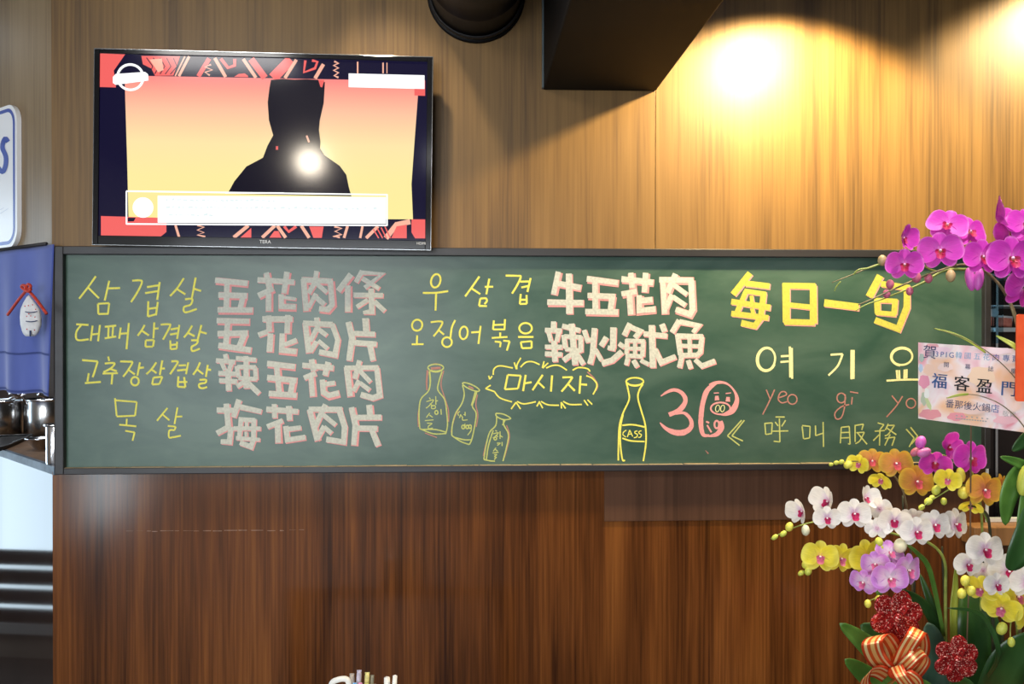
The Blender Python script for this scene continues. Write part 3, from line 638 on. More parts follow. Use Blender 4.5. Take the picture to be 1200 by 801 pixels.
word('small chalk bottle standing on the lower rail', zoomed([
    [(555, 370), (600, 375), (642, 400), (600, 407), (560, 388), (555, 370)], [(560, 385), (555, 440), (520, 480), (500, 550), (485, 640)], [(600, 410), (603, 440), (628, 490), (622, 550), (597, 650)], [(485, 640), (520, 648), (550, 650)], [(500, 640), (512, 560), (540, 470)], [(610, 408), (594, 440)],
    [(552, 470, 6), (562, 476, 6)], [(540, 490, 6), (570, 484, 6), (552, 505, 6), (538, 515, 6)], [(556, 498, 6), (568, 508, 6)], ell(552, 518, 8, 8), [(580, 475, 6), (580, 520, 6)], [(580, 500, 6), (596, 510, 6)], [(562, 545, 6), (580, 545, 6), (564, 558, 6)], [(592, 538, 6), (592, 562, 6)], [(556, 572, 6), (540, 592, 6)], [(550, 580, 6), (566, 592, 6)], [(536, 602, 6), (572, 598, 6)], [(545, 612, 6), (560, 612, 6), (548, 624, 6), (558, 628, 6), (546, 640, 6)]], *G_), 'c_yelgrn', 1.5, name='chalk_drawing')
word('pink chalk shading on the bottles', zoomed([
    [(155, 118, 10), (150, 190, 10), (152, 235, 8)], [(250, 120), (234, 200), (252, 268), (277, 350), (278, 420)], [(170, 88), (200, 80), (240, 88)], [(175, 108, 14), (232, 104, 14)], [(140, 485), (210, 512)], [(112, 300), (100, 380), (102, 450)], [(340, 340), (312, 400), (293, 480)], [(448, 260), (438, 320), (450, 380), (440, 450)], [(395, 212, 9), (425, 226, 9)], [(515, 490), (495, 560), (482, 620)], [(618, 440), (634, 490), (630, 540), (605, 630)], [(1092, 128, 8), (1130, 165, 8), (1152, 205, 8), (1142, 240, 6)]], *G_), 'c_pinkdim', 1.3, 0.0002, name='chalk_drawing')
word('tall yellow chalk beer bottle', zoomed([
    ell(278, 106, 64, 28), ell(278, 106, 58, 32, 0, 20, 160), [(215, 112), (228, 170), (235, 240), (190, 340), (163, 440), (156, 600), (155, 690)], [(190, 350), (172, 440), (170, 560), (185, 680), (205, 688)], [(338, 125), (313, 165), (300, 225), (325, 320), (355, 430), (360, 560), (340, 695)], [(185, 430), (260, 425), (350, 442)], [(185, 525), (250, 545), (350, 550)]], *H_), 'c_yel', 1.9, name='chalk_drawing')
word('yellow chalk lettering CASS', zoomed([
    [(215, 465), (195, 480), (190, 500), (212, 517)], [(222, 517), (240, 465)], [(240, 465), (262, 513)], [(230, 497), (256, 493)], [(297, 472), (280, 475), (279, 488), (296, 497), (291, 516), (270, 522)], [(327, 470), (309, 476), (310, 490), (326, 499), (319, 517), (302, 519)]], *H_), 'c_yel', 1.2)
word('thick pink chalk numeral 3', zoomed([
    [(470, 214, 8), (520, 182, 20), (575, 168, 26), (630, 195, 30), (652, 250, 34), (610, 315, 38), (530, 352, 32)], [(580, 345, 14), (645, 340, 22), (692, 390, 28), (692, 445, 36), (645, 480, 42), (580, 484, 42), (510, 455, 28), (463, 410, 8)]], *H_), 'c_pink', 4)
word('thick pink chalk letter P', zoomed([
    [(880, 118, 20), (815, 170, 36), (782, 260, 36), (768, 360, 36), (768, 440, 36), (785, 500, 28), (830, 505, 16)], [(830, 135, 26), (890, 113, 24), (955, 120, 16), (1010, 170, 14), (1034, 240, 30), (1005, 315, 44), (955, 345, 30), (915, 352, 10)],
    [(805, 402, 13), (828, 412, 13)], [(812, 428, 13), (845, 482, 13)], ell(884, 424, 17, 28), [(912, 398, 28), (920, 445, 38), (885, 495, 34), (820, 512, 10)]], *H_), 'c_pink', 2.2)
word('pink chalk piglet eyes and snout', zoomed([
    ell(912, 305, 72, 44), [(884, 212, 26), (886, 245, 34)], [(968, 220, 26), (966, 255, 34)], [(862, 192, 8), (900, 190, 8)], [(950, 195, 8), (990, 190, 8)]], *H_), 'c_pink', 2.0, 0.0006, name='chalk_drawing')
word('thin chalk nostrils of the snout', zoomed([ell(890, 305, 15, 25, 0.2), ell(927, 305, 14, 25, 0.2)], *H_), 'c_pale', 0.9, 0.0007, name='chalk_drawing')
word('stray pink chalk mark', zoomed([[(800, 615, 4), (822, 640, 10)]], *H_), 'c_pinkdim', 1.0, name='chalk_mark')

# ------------------------------------------------------------------ television
TC = P(309.5, 176, -0.075)
tdep = (TC - CAM).dot(FWD)
TS = tdep / F
ROLL = 0.0118
TM = Matrix.Translation(TC) @ Matrix.Rotation(ROLL, 4, 'Y')
_ri = Matrix.Rotation(-ROLL, 3, 'Y')
def tl(px, py):
    v = _ri @ Vector(((px - 309.5) * TS, 0, -(py - 176) * TS))
    return (v.x, v.z)
def tz(zx, zy):                                  # from the enlarged view of the screen
    return tl(100 + zx / 2.857, 50 + zy / 2.857)
tv = bpy.data.objects.new('television', None); put(tv, None, TM); tag(tv, 'flat black television showing an orange screen with a dark silhouette', 'television')
W2, H2 = 195.5 * TS, 113.3 * TS
def tpart(g, name, mat, parent=None, smooth=False): return g.obj(name, mat, parent or tv, smooth, TM)
M['bezel'] = plain('glossy_black_bezel', (0.008, 0.008, 0.010), rough=0.12, spec=0.35)
M['bezel_edge'] = plain('smoked_clear_edge', (0.42, 0.43, 0.44), rough=0.15, metal=0.8)
tpart(G().box((-W2 + 0.004, 0.006, -H2 + 0.004), (W2 - 0.004, 0.030, H2 - 0.004), None, 0.004), 'back_shell', M['black'])
tpart(G().box((-W2 + 0.15, 0.03, -H2 + 0.10), (W2 - 0.15, 0.060, H2 - 0.14), None, 0.006), 'rear_housing', M['black'])
tpart(G().box((-0.10, 0.060, -0.10), (0.10, 0.0745, 0.10)), 'wall_bracket', M['black'])
g = G()
bt, bs, bb = 5.0 * TS, 6.0 * TS, 10.5 * TS
for a, b in (((-W2, -H2), (-W2 + bs, H2)), ((W2 - bs, -H2), (W2, H2)), ((-W2 + bs, H2 - bt), (W2 - bs, H2)), ((-W2 + bs, -H2), (W2 - bs, -H2 + bb))):
    tpart(G().box((a[0], -0.004, a[1]), (b[0], 0.012, b[1]), None, 0.0012), 'bezel', M['bezel'])
e = 0.0022
for a, b in (((-W2 - e, -H2 - e), (-W2, H2 + e)), ((W2, -H2 - e), (W2 + e, H2 + e)), ((-W2, H2), (W2, H2 + e)), ((-W2, -H2 - e), (W2, -H2))):
    tpart(G().box((a[0], -0.003, a[1]), (b[0], 0.010, b[1]), None, 0.0006), 'edge_strip', M['bezel_edge'])
def screen_mat(name, c, strength=1.0, grad=None):
    m, t, b = nt(name)
    b.inputs['Base Color'].default_value = (0.005, 0.005, 0.007, 1)
    setp(b, rough=0.10, spec=0.26)
    b.inputs['Emission Strength'].default_value = strength * 0.78
    if grad is None:
        b.inputs['Emission Color'].default_value = rgb(c)
    else:
        tc = t.nodes.new('ShaderNodeTexCoord'); sp = t.nodes.new('ShaderNodeSeparateXYZ'); r = t.nodes.new('ShaderNodeValToRGB'); mr = t.nodes.new('ShaderNodeMapRange')
        mr.inputs[1].default_value = grad[0]; mr.inputs[2].default_value = grad[1]
        t.links.new(tc.outputs['Object'], sp.inputs[0]); t.links.new(sp.outputs[2], mr.inputs[0]); t.links.new(mr.outputs[0], r.inputs[0]); t.links.new(r.outputs[0], b.inputs['Emission Color'])
        els = r.color_ramp.elements
        els[0].position = 0.0; els[0].color = rgb(grad[2][0]); els[1].position = 1.0; els[1].color = rgb(grad[2][-1])
        for k, c_ in enumerate(grad[2][1:-1]):
            x = els.new((k + 1) / (len(grad[2]) - 1)); x.color = rgb(c_)
    return m
M['s_navy'] = screen_mat('screen_navy', (0.004, 0.002, 0.030), 0.8)
M['s_black'] = screen_mat('screen_silhouette', (0.004, 0.002, 0.012), 0.8)
M['s_coral'] = screen_mat('screen_coral', (0.95, 0.14, 0.13), 0.95)
M['s_peach'] = screen_mat('screen_peach', (1.0, 0.50, 0.36), 0.95)
M['s_white'] = screen_mat('screen_white', (1, 1, 1), 1.3)
M['s_pale'] = screen_mat('screen_pale_print', (0.80, 0.90, 0.90), 1.0)
M['s_yellow'] = screen_mat('screen_yellow', (0.95, 0.80, 0.30), 1.0)
zt_, zb_ = tz(600, 118)[1], tz(600, 560)[1]
M['s_grad'] = screen_mat('screen_sunset', None, 0.98, (zb_, zt_, [(1.0, 0.86, 0.34), (1.0, 0.85, 0.36), (1.0, 0.80, 0.40), (1.0, 0.56, 0.36), (1.0, 0.26, 0.24)]))
scr = tpart(G().box((-W2 + bs, 0.000, -H2 + bb), (W2 - bs, 0.006, H2 - bt)), 'screen', M['s_navy'])
LV = [0]
def spoly(pts, mat, name='screen_image', conv=tz):
    LV[0] += 1
    y = -0.0002 - 0.000018 * LV[0]
    vs_ = [Vector((conv(*q)[0], y, conv(*q)[1])) for q in pts]
    return tpart(G().add(vs_, [list(range(len(vs_)))]), name, M[mat], scr)
def sline(pts, wid, mat, smooth=False, name='screen_image'):
    LV[0] += 1
    y = -0.0002 - 0.000018 * LV[0]
    p = [Vector((tz(*q)[0], y, tz(*q)[1])) for q in pts]
    if smooth: p = smooth_path(p, 5)
    h = wid / 2.857 * TS / 2; vs_ = []; n = len(p)
    for i in range(n):
        t_ = (p[min(i + 1, n - 1)] - p[max(i - 1, 0)]).normalized()
        nn = Vector((-t_.z, 0, t_.x))
        vs_ += [p[i] + nn * h, p[i] - nn * h]
    return tpart(G().add(vs_, [[2 * i, 2 * i + 2, 2 * i + 3, 2 * i + 1] for i in range(n - 1)]), name, M[mat], scr)
spoly([(140, 116), (1112, 122), (1112, 170), (1100, 330), (1090, 470), (1095, 588), (152, 588), (148, 400)], 's_grad')
spoly([(58, 44), (142, 46), (105, 100), (112, 156), (58, 155)], 's_coral')
spoly([(1100, 120), (1136, 120), (1136, 172), (1100, 171)], 's_coral')
spoly([(62, 583), (276, 588), (276, 635), (255, 652), (62, 651)], 's_coral')
spoly([(1090, 588), (1136, 588), (1136, 652), (1102, 652), (1090, 632)], 's_coral')
spoly([(195, 50), (322, 50), (300, 114), (240, 116), (228, 92), (200, 78)], 's_coral')
for k in range(5): sline([(212 + k * 22, 56), (232 + k * 20, 84), (222 + k * 17, 110)], 3, 's_navy')
spoly([(222, 62), (262, 58), (268, 96), (250, 104)], 's_peach')
for pts, wd, c in (([(352, 50), (318, 116)], 9, 's_peach'), ([(338, 50), (306, 116)], 5, 's_peach'), ([(418, 56), (382, 116)], 15, 's_coral'), ([(424, 76), (404, 84), (428, 94), (404, 102), (420, 112)], 6, 's_peach'), ([(436, 54), (472, 117)], 11, 's_peach'), ([(456, 56), (480, 86), (502, 78), (502, 56)], 11, 's_coral'),
                   ([(530, 56), (572, 118)], 11, 's_peach'), ([(556, 56), (602, 118)], 22, 's_coral'), ([(688, 56), (628, 118)], 34, 's_coral'), ([(706, 56), (668, 118)], 11, 's_peach'), ([(736, 58), (731, 98), (768, 84), (776, 62), (758, 58)], 9, 's_coral'), ([(796, 70), (768, 118)], 12, 's_peach'),
                   ([(832, 60), (846, 66), (830, 74), (846, 82), (830, 90), (846, 98), (832, 108), (846, 114)], 7, 's_peach'), ([(910, 60), (910, 100)], 5, 's_peach'), ([(995, 62), (995, 98)], 5, 's_peach'), ([(1008, 62), (1008, 98)], 3, 's_peach')):
    sline(pts, wd, c)
spoly([(500, 116), (515, 106), (535, 104), (546, 112), (546, 117)], 's_coral')
for pts, wd, c in (([(306, 612), (318, 652)], 8, 's_peach'), ([(378, 612), (400, 618), (378, 628), (400, 636), (378, 644), (404, 650)], 6, 's_peach'), ([(546, 612), (498, 652)], 12, 's_peach'), ([(634, 612), (592, 652)], 11, 's_peach'), ([(642, 612), (670, 652)], 11, 's_peach'), ([(722, 612), (748, 652)], 11, 's_peach'),
                   ([(832, 614), (856, 620), (834, 630), (856, 640), (828, 648), (850, 650)], 7, 's_peach'), ([(876, 612), (864, 652)], 9, 's_peach'), ([(926, 612), (918, 652)], 8, 's_peach'), ([(978, 612), (938, 652)], 11, 's_peach'), ([(1086, 596), (1040, 606), (1004, 652)], 18, 's_peach'), ([(665, 614), (680, 632), (705, 614)], 10, 's_coral')):
    sline(pts, wd, c)
spoly([(520, 652), (556, 620), (556, 652)], 's_coral'); spoly([(616, 652), (632, 630), (646, 630), (656, 652)], 's_coral'); spoly([(748, 614), (796, 614), (790, 652), (762, 652)], 's_coral'); spoly([(1040, 612), (1074, 606), (1074, 652), (1022, 652)], 's_coral')
for k in range(4): sline([(962 + k * 13, 622 - k * 3), (980 + k * 13, 652)], 4, 's_coral')
spoly([(622, 125), (660, 121), (700, 123), (740, 121), (782, 123), (801, 130), (797, 200), (784, 258), (781, 290), (786, 330), (785, 352), (800, 375), (850, 410), (872, 440), (880, 480), (889, 512), (478, 506), (500, 465), (540, 415), (595, 385), (610, 345), (629, 310), (615, 260), (611, 200), (617, 150)], 's_black')
spoly([(779, 123), (799, 123), (792, 148), (786, 146)], 's_coral')
sline([(740, 310), (748, 332)], 6, 's_peach'); spoly([(638, 346), (645, 346), (645, 358), (638, 358)], 's_coral')
spoly([(880, 100), (1134, 103), (1134, 149), (880, 146)], 's_white', 'screen_caption')
spoly([(248, 514), (1004, 514), (1004, 604), (248, 604)], 's_white', 'screen_caption')
for a, b in (((145, 500), (1010, 506)), ((1008, 506), (1008, 610)), ((1008, 609), (145, 609)), ((146, 610), (146, 500)), ((470, 503), (664, 503))): sline([a, b], 5, 's_white', name='screen_caption')
spoly([(200 + 34 * math.cos(a * PI / 12), 554 + 34 * math.sin(a * PI / 12)) for a in range(24)], 's_white', 'screen_caption')
spoly([(150, 588), (176, 588), (170, 600), (150, 601)], 's_navy')
for row, (y_, a, b) in enumerate(((528, 275, 640), (553, 275, 975), (578, 285, 420))):
    x = a
    while x < b:
        w_ = random.uniform(5, 16); sline([(x, y_), (x + w_, y_ + random.uniform(-4, 4))], random.uniform(3, 8), 's_pale', name='screen_caption'); x += w_ + random.uniform(4, 14)
sline([(160 + 42 * math.cos(a * PI / 16), 122 + 42 * math.sin(a * PI / 16)) for a in range(33)], 8, 's_white', name='screen_logo')
spoly([(103, 122), (112, 112), (208, 104), (218, 112), (219, 132), (208, 134), (112, 148), (103, 142)], 's_white', 'screen_logo')

def text_mesh(txt, size):
    cu = bpy.data.curves.new('lettering', 'FONT'); cu.body = txt; cu.size = size; cu.align_x = 'CENTER'; cu.align_y = 'CENTER'
    cu.resolution_u = 3
    tmp = bpy.data.objects.new('lettering', cu); COL.objects.link(tmp)
    dg = bpy.context.evaluated_depsgraph_get()
    me = bpy.data.meshes.new_from_object(tmp.evaluated_get(dg))
    bpy.data.objects.remove(tmp); bpy.data.curves.remove(cu)
    return me
def lettering(txt, size, mat, parent, world, name='lettering', label=None):
    me = text_mesh(txt, size); me.materials.clear(); me.materials.append(mat)
    o = bpy.data.objects.new(name, me); put(o, parent, world)
    if label: o['label'] = label
    return o
M['white_print'] = plain('white_print', (0.8, 0.8, 0.8), rough=0.5)
FX = Matrix.Rotation(PI / 2, 4, 'X')             # text plane turned upright, facing -y
x_, z_ = tl(311, 283.5); lettering('TERA', 0.013, M['white_print'], tv, TM @ Matrix.Translation((x_, -0.0046, z_)) @ FX, 'logo')
x_, z_ = tl(493, 284.5); lettering('HDMI', 0.010, M['white_print'], tv, TM @ Matrix.Translation((x_, -0.0046, z_)) @ FX, 'logo')
x_, z_ = tl(490, 290); tpart(G().box((x_ - 0.004, -0.002, z_ - 0.002), (x_ + 0.004, 0.006, z_ + 0.004)), 'power_light', plain('green_power_led', (0.1, 0.5, 0.2), emit=((0.2, 0.9, 0.4), 1.0)))

# ------------------------------------------------------------------ left: sign, noren, counter, pots
def LU(px, py, off=0.0):
    p = LW(px, py, off); return ((p - A).dot(ldir), p.z)
def lpt(u, off, z): return Vector((A.x, A.y, 0)) + ldir * u + lnor * off + Vector((0, 0, z))
u1, zt = LU(20.5, 124, 0.012); _, zb = LU(10, 290.5, 0.012)
zt = LU(8, 124, 0.012)[1]
u2 = u1 + 0.36
def rrect(u0, u1_, z0, z1, r, n=8):
    out = []
    for cx, cz, a0 in ((u1_ - r, z1 - r, 0), (u0 + r, z1 - r, 90), (u0 + r, z0 + r, 180), (u1_ - r, z0 + r, 270)):
        for k in range(n + 1):
            a = math.radians(a0 + 90 * k / n); out.append((cx + r * math.cos(a), cz + r * math.sin(a)))
    return out
sg = thing('wall_sign', lpt(u1, 0, zb), 'white rounded sign with blue border and blue letter on the angled wall', 'sign')
pts = rrect(u1, u2, zb, zt, 0.055); n = len(pts)
g = G(); g.add([lpt(u, 0.001, z) for u, z in pts] + [lpt(u, 0.014, z) for u, z in pts], [list(range(n)), list(range(2 * n - 1, n - 1, -1))] + [[i, i + n, (i + 1) % n + n, (i + 1) % n] for i in range(n)])
g.obj('sign_board', M['white_panel'], sg)
pa, pb = rrect(u1 + 0.012, u2 - 0.012, zb + 0.010, zt - 0.010, 0.047), rrect(u1 + 0.024, u2 - 0.024, zb + 0.020, zt - 0.020, 0.037)
g = G(); g.add([lpt(u, 0.0146, z) for u, z in pa] + [lpt(u, 0.0146, z) for u, z in pb], [[i, (i + 1) % n, (i + 1) % n + n, i + n] for i in range(n)])
g.obj('border_line', M['blue_print'], sg)
def lribbon(pts, wid, mat, name, parent, off, z0=(0, 120, 4.45), taper=None):
    p = smooth_path([Vector((z0[0] + q[0] / z0[2], z0[1] + q[1] / z0[2], 0)) for q in pts], 4)
    g = G(); vs_ = []; n = len(p)
    for i in range(n):
        t_ = (p[min(i + 1, n - 1)] - p[max(i - 1, 0)]).normalized(); nn = Vector((-t_.y, t_.x, 0)) * (wid / z0[2] / 2)
        for q in (p[i] + nn, p[i] - nn): vs_.append(LW(q.x, q.y, off))
    g.add(vs_, [[2 * i, 2 * i + 2, 2 * i + 3, 2 * i + 1] for i in range(n - 1)])
    return g.obj(name, mat, parent)
lribbon([(42, 205), (26, 188), (12, 232), (30, 282), (28, 330), (12, 362), (-14, 335)], 24, M['blue_print'], 'sign_letter', sg, 0.0150)
for q in ([(0, 580), (44, 552)], [(0, 560), (20, 548)]): lribbon(q, 2.5, M['pale_print'], 'faint_line', sg, 0.0150)

# noren curtain
nb = LU(30, 461, 0.03)[1]; ntop = ZN + 0.004
nr = thing('noren_curtain', lpt(0.3, 0.03, nb), 'blue noren curtain hanging over the kitchen counter', 'curtain')
NU, NV = 90, 24
uN0, uN1 = LU(62.0, 400, 0.016)[0], 0.80
def fold(u, v): return 0.009 + (0.004 + 0.018 * v) * (0.5 + 0.5 * math.sin(u * 27 + 2.2 + 0.9 * v)) + 0.002 * v * math.sin(u * 61 + v * 2)
vs_ = []; fs_ = []
for j in range(NV + 1):
    for i in range(NU + 1):
        u = uN0 + (uN1 - uN0) * i / NU; v = j / NV
        vs_.append(lpt(u, fold(u, v), ntop + (nb - ntop) * v + 0.003 * math.sin(u * 30) * v))
for j in range(NV):
    for i in range(NU):
        a = j * (NU + 1) + i; fs_.append([a, a + 1, a + NU + 2, a + NU + 1])
g = G().add(vs_, fs_); cl = g.obj('cloth', M['noren'], nr, True)
md = cl.modifiers.new('thickness', 'SOLIDIFY'); md.thickness = 0.0012
sv = (LU(30, 414, 0.03)[1] - ntop) / (nb - ntop)
for v0, dz in ((sv, 0.003), (0.985, 0.003)):
    vs_ = []; 
    for i in range(NU + 1):
        u = uN0 + (uN1 - uN0) * i / NU
        for d in (-dz, dz):
            z = ntop + (nb - ntop) * v0 + d; vs_.append(lpt(u, fold(u, v0) + 0.0016, z + 0.003 * math.sin(u * 30) * v0))
    G().add(vs_, [[2 * i, 2 * i + 1, 2 * i + 3, 2 * i + 2] for i in range(NU)]).obj('seam', M['noren_seam'], nr)
G().tube([lpt(-0.006, 0.018, ntop + 0.003), lpt(0.9, 0.018, ntop + 0.003)], 0.005, 8).obj('rod', M['frame'], nr, True)

# ornament on the curtain
zo = (0, 290, 4.45)
def op(x, y, off=0.052): return LW(zo[0] + x / zo[2], zo[1] + y / zo[2], off)
orn = thing('fish_ornament', op(150, 460), 'white stuffed fish ornament with red knotted cord on the blue curtain', 'ornament')
body = [(150, 246, 0.3), (150, 258, 10), (152, 285, 24), (157, 320, 40), (160, 360, 45), (161, 400, 44), (160, 435, 36), (159, 450, 30), (159, 462, 20)]
g = G(); segs = 16; vs_ = []; sc_ = (op(160, 350) - op(120, 350)).length / 40
for x, y, r in body:
    c = op(x, y)
    for k in range(segs):
        a = 2 * PI * k / segs
        vs_.append(c + ldir * (r * sc_ * math.cos(a)) + lnor * (0.35 * r * sc_ * math.sin(a)))
fs_ = [[i * segs + k, i * segs + (k + 1) % segs, (i + 1) * segs + (k + 1) % segs, (i + 1) * segs + k] for i in range(len(body) - 1) for k in range(segs)]
g.add(vs_, fs_ + [list(range((len(body) - 1) * segs, len(body) * segs))]); g.obj('body', M['white_cloth'], orn, True)
def front(x, y):                                            # a point on the belly of the ornament
    r = 44; c = 160
    return op(x, y, 0.052 + 0.35 * r * sc_ * math.sqrt(max(0.05, 1 - ((x - c) / (r + 4)) ** 2)) + 0.001)
for yy in (330, 378): G().tube([front(x, yy + 8 * (1 - ((x - 160) / 40) ** 2)) for x in range(122, 200, 8)], 0.0014, 6).obj('stripe', M['navy_line'], orn)
G().tube([op(158, y, 0.066) for y in (432, 448, 462)], 0.0022, 6).obj('slit', M['navy_line'], orn)
for x, y in ((130, 305), (148, 302), (170, 298), (186, 322), (140, 358), (160, 356), (182, 362), (140, 425), (180, 430), (150, 345)): G().ball(front(x, y), 0.0017, None, 8, 5).obj('dot', M['red_dot'], orn, True)
G().tube(smooth_path([op(138, 222, 0.062), op(95, 275, 0.058), op(40, 350, 0.055)]), 0.0042, 8).obj('cord', M['red_cord'], orn, True)
G().tube(smooth_path([op(148, 222, 0.062), op(195, 278, 0.060), op(243, 345, 0.055)]), 0.0042, 8).obj('cord', M['red_cord'], orn, True)
G().tube(smooth_path([op(135, 225, 0.064), op(112, 205, 0.068), op(125, 196, 0.068), op(150, 215, 0.066), op(160, 200, 0.068), op(145, 192, 0.068), op(132, 218, 0.070), op(150, 228, 0.068), op(162, 215, 0.066)]), 0.0040, 8).obj('knot', M['red_cord'], orn, True)

# counter
CA = P(65.5, 556, 0.0)
B2 = D(0, 533.5, (CA - CAM).dot(FWD) * 1.165)
cdir = Vector((B2.x - CA.x, B2.y - CA.y, 0)).normalized(); cnor = Vector((cdir.y, -cdir.x, 0))
if cnor.dot(CAM - CA) < 0: cnor = -cnor
zct = P(65.5, 546.5, 0.0).z; zcb = CA.z
ct = thing('kitchen_counter', (CA.x, CA.y, 0), 'kitchen counter with glossy dark front panel and blue grey edge', 'counter')
lbox(G(), 0.0, 2.2, -0.05, -0.004, 0.0, zcb, CA, cdir, cnor).obj('front_panel', M['counter_panel'], ct)
lbox(G(), -0.004, 2.2, -0.008, 0.006, zcb, zct, CA, cdir, cnor).obj('edge_band', M['stone_edge'], ct)

q0, q1 = CA + cdir * 0.0 - cnor * 0.008, CA + cdir * 2.2 - cnor * 0.008
top = [Vector((q0.x, q0.y, 0)), Vector((q1.x, q1.y, 0)), Vector((q1.x, q1.y + 1.3, 0)), Vector((q0.x + 0.02, q1.y + 1.3, 0)), Vector((q0.x + 0.02, 0.15, 0))]
top = [Vector((v.x, min(v.y, 2.95), 0)) for v in top]
nT = len(top)
G().add([v + Vector((0, 0, zct - 0.02)) for v in top] + [v + Vector((0, 0, zct)) for v in top], [list(range(nT)), list(range(2 * nT - 1, nT - 1, -1))] + [[i, i + nT, (i + 1) % nT + nT, (i + 1) % nT] for i in range(nT)]).obj('worktop', M['counter_top'], ct)
def onz(px, py, z):
    r = ray(px, py); return CAM + r * ((z - CAM.z) / r.z)
def pot(px, base, pyt, w_px, name, label, mat, lipped=True, group=None):
    c = onz(px, base, zct); d = (c - CAM).dot(FWD)
    R_ = w_px / 2 * d / F; c = c + Vector((0, R_ * 0.9, 0)); d = (c - CAM).dot(FWD); R_ = w_px / 2 * d / F
    h = (CAM.z - zct) - (pyt - 395) / F * d
    o = thing(name, (c.x, c.y, zct), label, name.split('_')[-1], group)
    G().lathe([(R_ * 0.94, 0.0), (R_, 0.006), (R_, h - 0.003), (R_ - 0.0015, h), (R_ - 0.003, h - 0.003), (R_ - 0.003, 0.01), (0.001, 0.008)], (c.x, c.y, zct + 0.0005), 40).obj('body', mat, o, True)
    if lipped: G().lathe([(R_ - 0.001, h - 0.006), (R_ + 0.005, h - 0.004), (R_ + 0.006, h), (R_ + 0.004, h + 0.003), (R_ - 0.002, h + 0.002)], (c.x, c.y, zct + 0.0005), 40).obj('rim', M['steel_lite'], o, True)
    return o, c, R_, h
o, c, R_, h = pot(46, 511, 467, 52, 'stock_pot', 'large stainless pot behind the small steel canister on the counter', M['steel'])
ld = thing('ladle', (c.x, c.y, zct), 'steel ladle resting in the large stainless pot', 'ladle')
G().tube([(c.x - 0.02, c.y - 0.02, zct + 0.02), (c.x - 0.055, c.y - R_ + 0.004, zct + h + 0.012), (c.x - 0.075, c.y - R_ - 0.05, zct + h + 0.030)], 0.005, 8).obj('handle', M['steel_lite'], ld, True)
G().ball((c.x - 0.02, c.y - 0.02, zct + 0.03), (0.03, 0.03, 0.018)).obj('bowl', M['steel_lite'], ld, True)
sp = thing('spoon', (c.x, c.y, zct), 'steel spoon handle leaning over the rim of the large pot', 'spoon')
G().tube([(c.x + 0.03, c.y - 0.02, zct + 0.03), (c.x + 0.02, c.y - R_ + 0.004, zct + h + 0.012), (c.x + 0.014, c.y - R_ - 0.03, zct + h + 0.024)], 0.0045, 8).obj('handle', M['steel_lite'], sp, True)
G().ball((c.x + 0.03, c.y - 0.02, zct + 0.03), (0.018, 0.024, 0.008)).obj('bowl', M['steel_lite'], sp, True)
o, c, R_, h = pot(-12, 512, 469, 50, 'stock_pot', 'stainless pot cut off by the left edge of the view', M['steel'])
tg = thing('serving_tongs', (c.x, c.y, zct), 'steel tongs lying across the leftmost pot', 'tongs')
for dx in (0.0, 0.018): G().tube([(c.x + 0.01 + dx, c.y - 0.02, zct + h + 0.004), (c.x + R_ * 0.7 + dx, c.y - R_ * 0.6, zct + h + 0.008), (c.x + R_ + 0.03 + dx, c.y - R_ * 0.9, zct + h + 0.030)], 0.0045, 6).obj('arm', M['steel_lite'], tg, True)
o, c, R_, h = pot(60.5, 544.5, 497, 20, 'steel_canister', 'small polished steel canister at the counter edge beside the chalkboard', M['steel_lite'])
c = onz(45, 527, zct); c = c + Vector((0.0, 0.02, 0))
bw = thing('steel_bowl', (c.x, c.y, zct), 'shallow steel bowl between griddle and canister', 'bowl')
G().lathe([(0.018, 0.0), (0.020, 0.003), (0.038, 0.022), (0.044, 0.034), (0.047, 0.035), (0.043, 0.036), (0.036, 0.024), (0.018, 0.006), (0.001, 0.005)], (c.x, c.y, zct), 32).obj('shell', M['steel_lite'], bw, True)
G().lathe([(0.0435, 0.034), (0.048, 0.034), (0.048, 0.037), (0.0435, 0.037)], (c.x, c.y, zct), 32).obj('rim', M['steel_lite'], bw, True)
g0, g1, g2, g3 = onz(-40, 538, zct), onz(2, 528, zct), onz(37, 512.5, zct), onz(0, 514, zct)
gr = thing('griddle', ((g0 + g2) / 2), 'flat black iron griddle tray lying on the counter', 'griddle')
up_ = Vector((0, 0, 0.008))
g = G(); q = [g0, g1, g2, g3]; g.add([v + Vector((0, 0, 0.001)) for v in q] + [v + up_ for v in q], [[3, 2, 1, 0], [4, 5, 6, 7]] + [[i, (i + 1) % 4, (i + 1) % 4 + 4, i + 4] for i in range(4)]); g.obj('plate', M['griddle'], gr)
g = G().tube([v + up_ * 1.2 for v in q + [g0]], 0.004, 8); g.obj('raised_rim', M['griddle'], gr, True)

# ------------------------------------------------------------------ table with a caddy at the bottom edge
tz_ = 0.70
tc_ = D(425, 801, 1.98); tc_.z = tz_
tb = thing('dining_table', (tc_.x, tc_.y, 0), 'dark dining table just below the picture edge', 'table')
G().box((tc_.x - 0.40, tc_.y - 0.50, tz_ - 0.03), (tc_.x + 0.40, tc_.y + 0.07, tz_), None, 0.004).obj('table_top', M['black'], tb)
for dx in (-0.36, 0.36):
    for dy in (-0.46, 0.03): G().box((tc_.x + dx - 0.025, tc_.y + dy - 0.025, 0), (tc_.x + dx + 0.025, tc_.y + dy + 0.025, tz_ - 0.03)).obj('leg', M['black'], tb)
def BT(px, py): return D(px, py, 1.98)
cd = thing('table_caddy', (tc_.x, tc_.y, tz_), 'white caddy with a curled handle at the bottom edge', 'caddy')
M['white_gloss'] = plain('white_gloss', (0.82, 0.82, 0.80), rough=0.3)
a0, a1 = BT(386, 808), BT(442, 808)
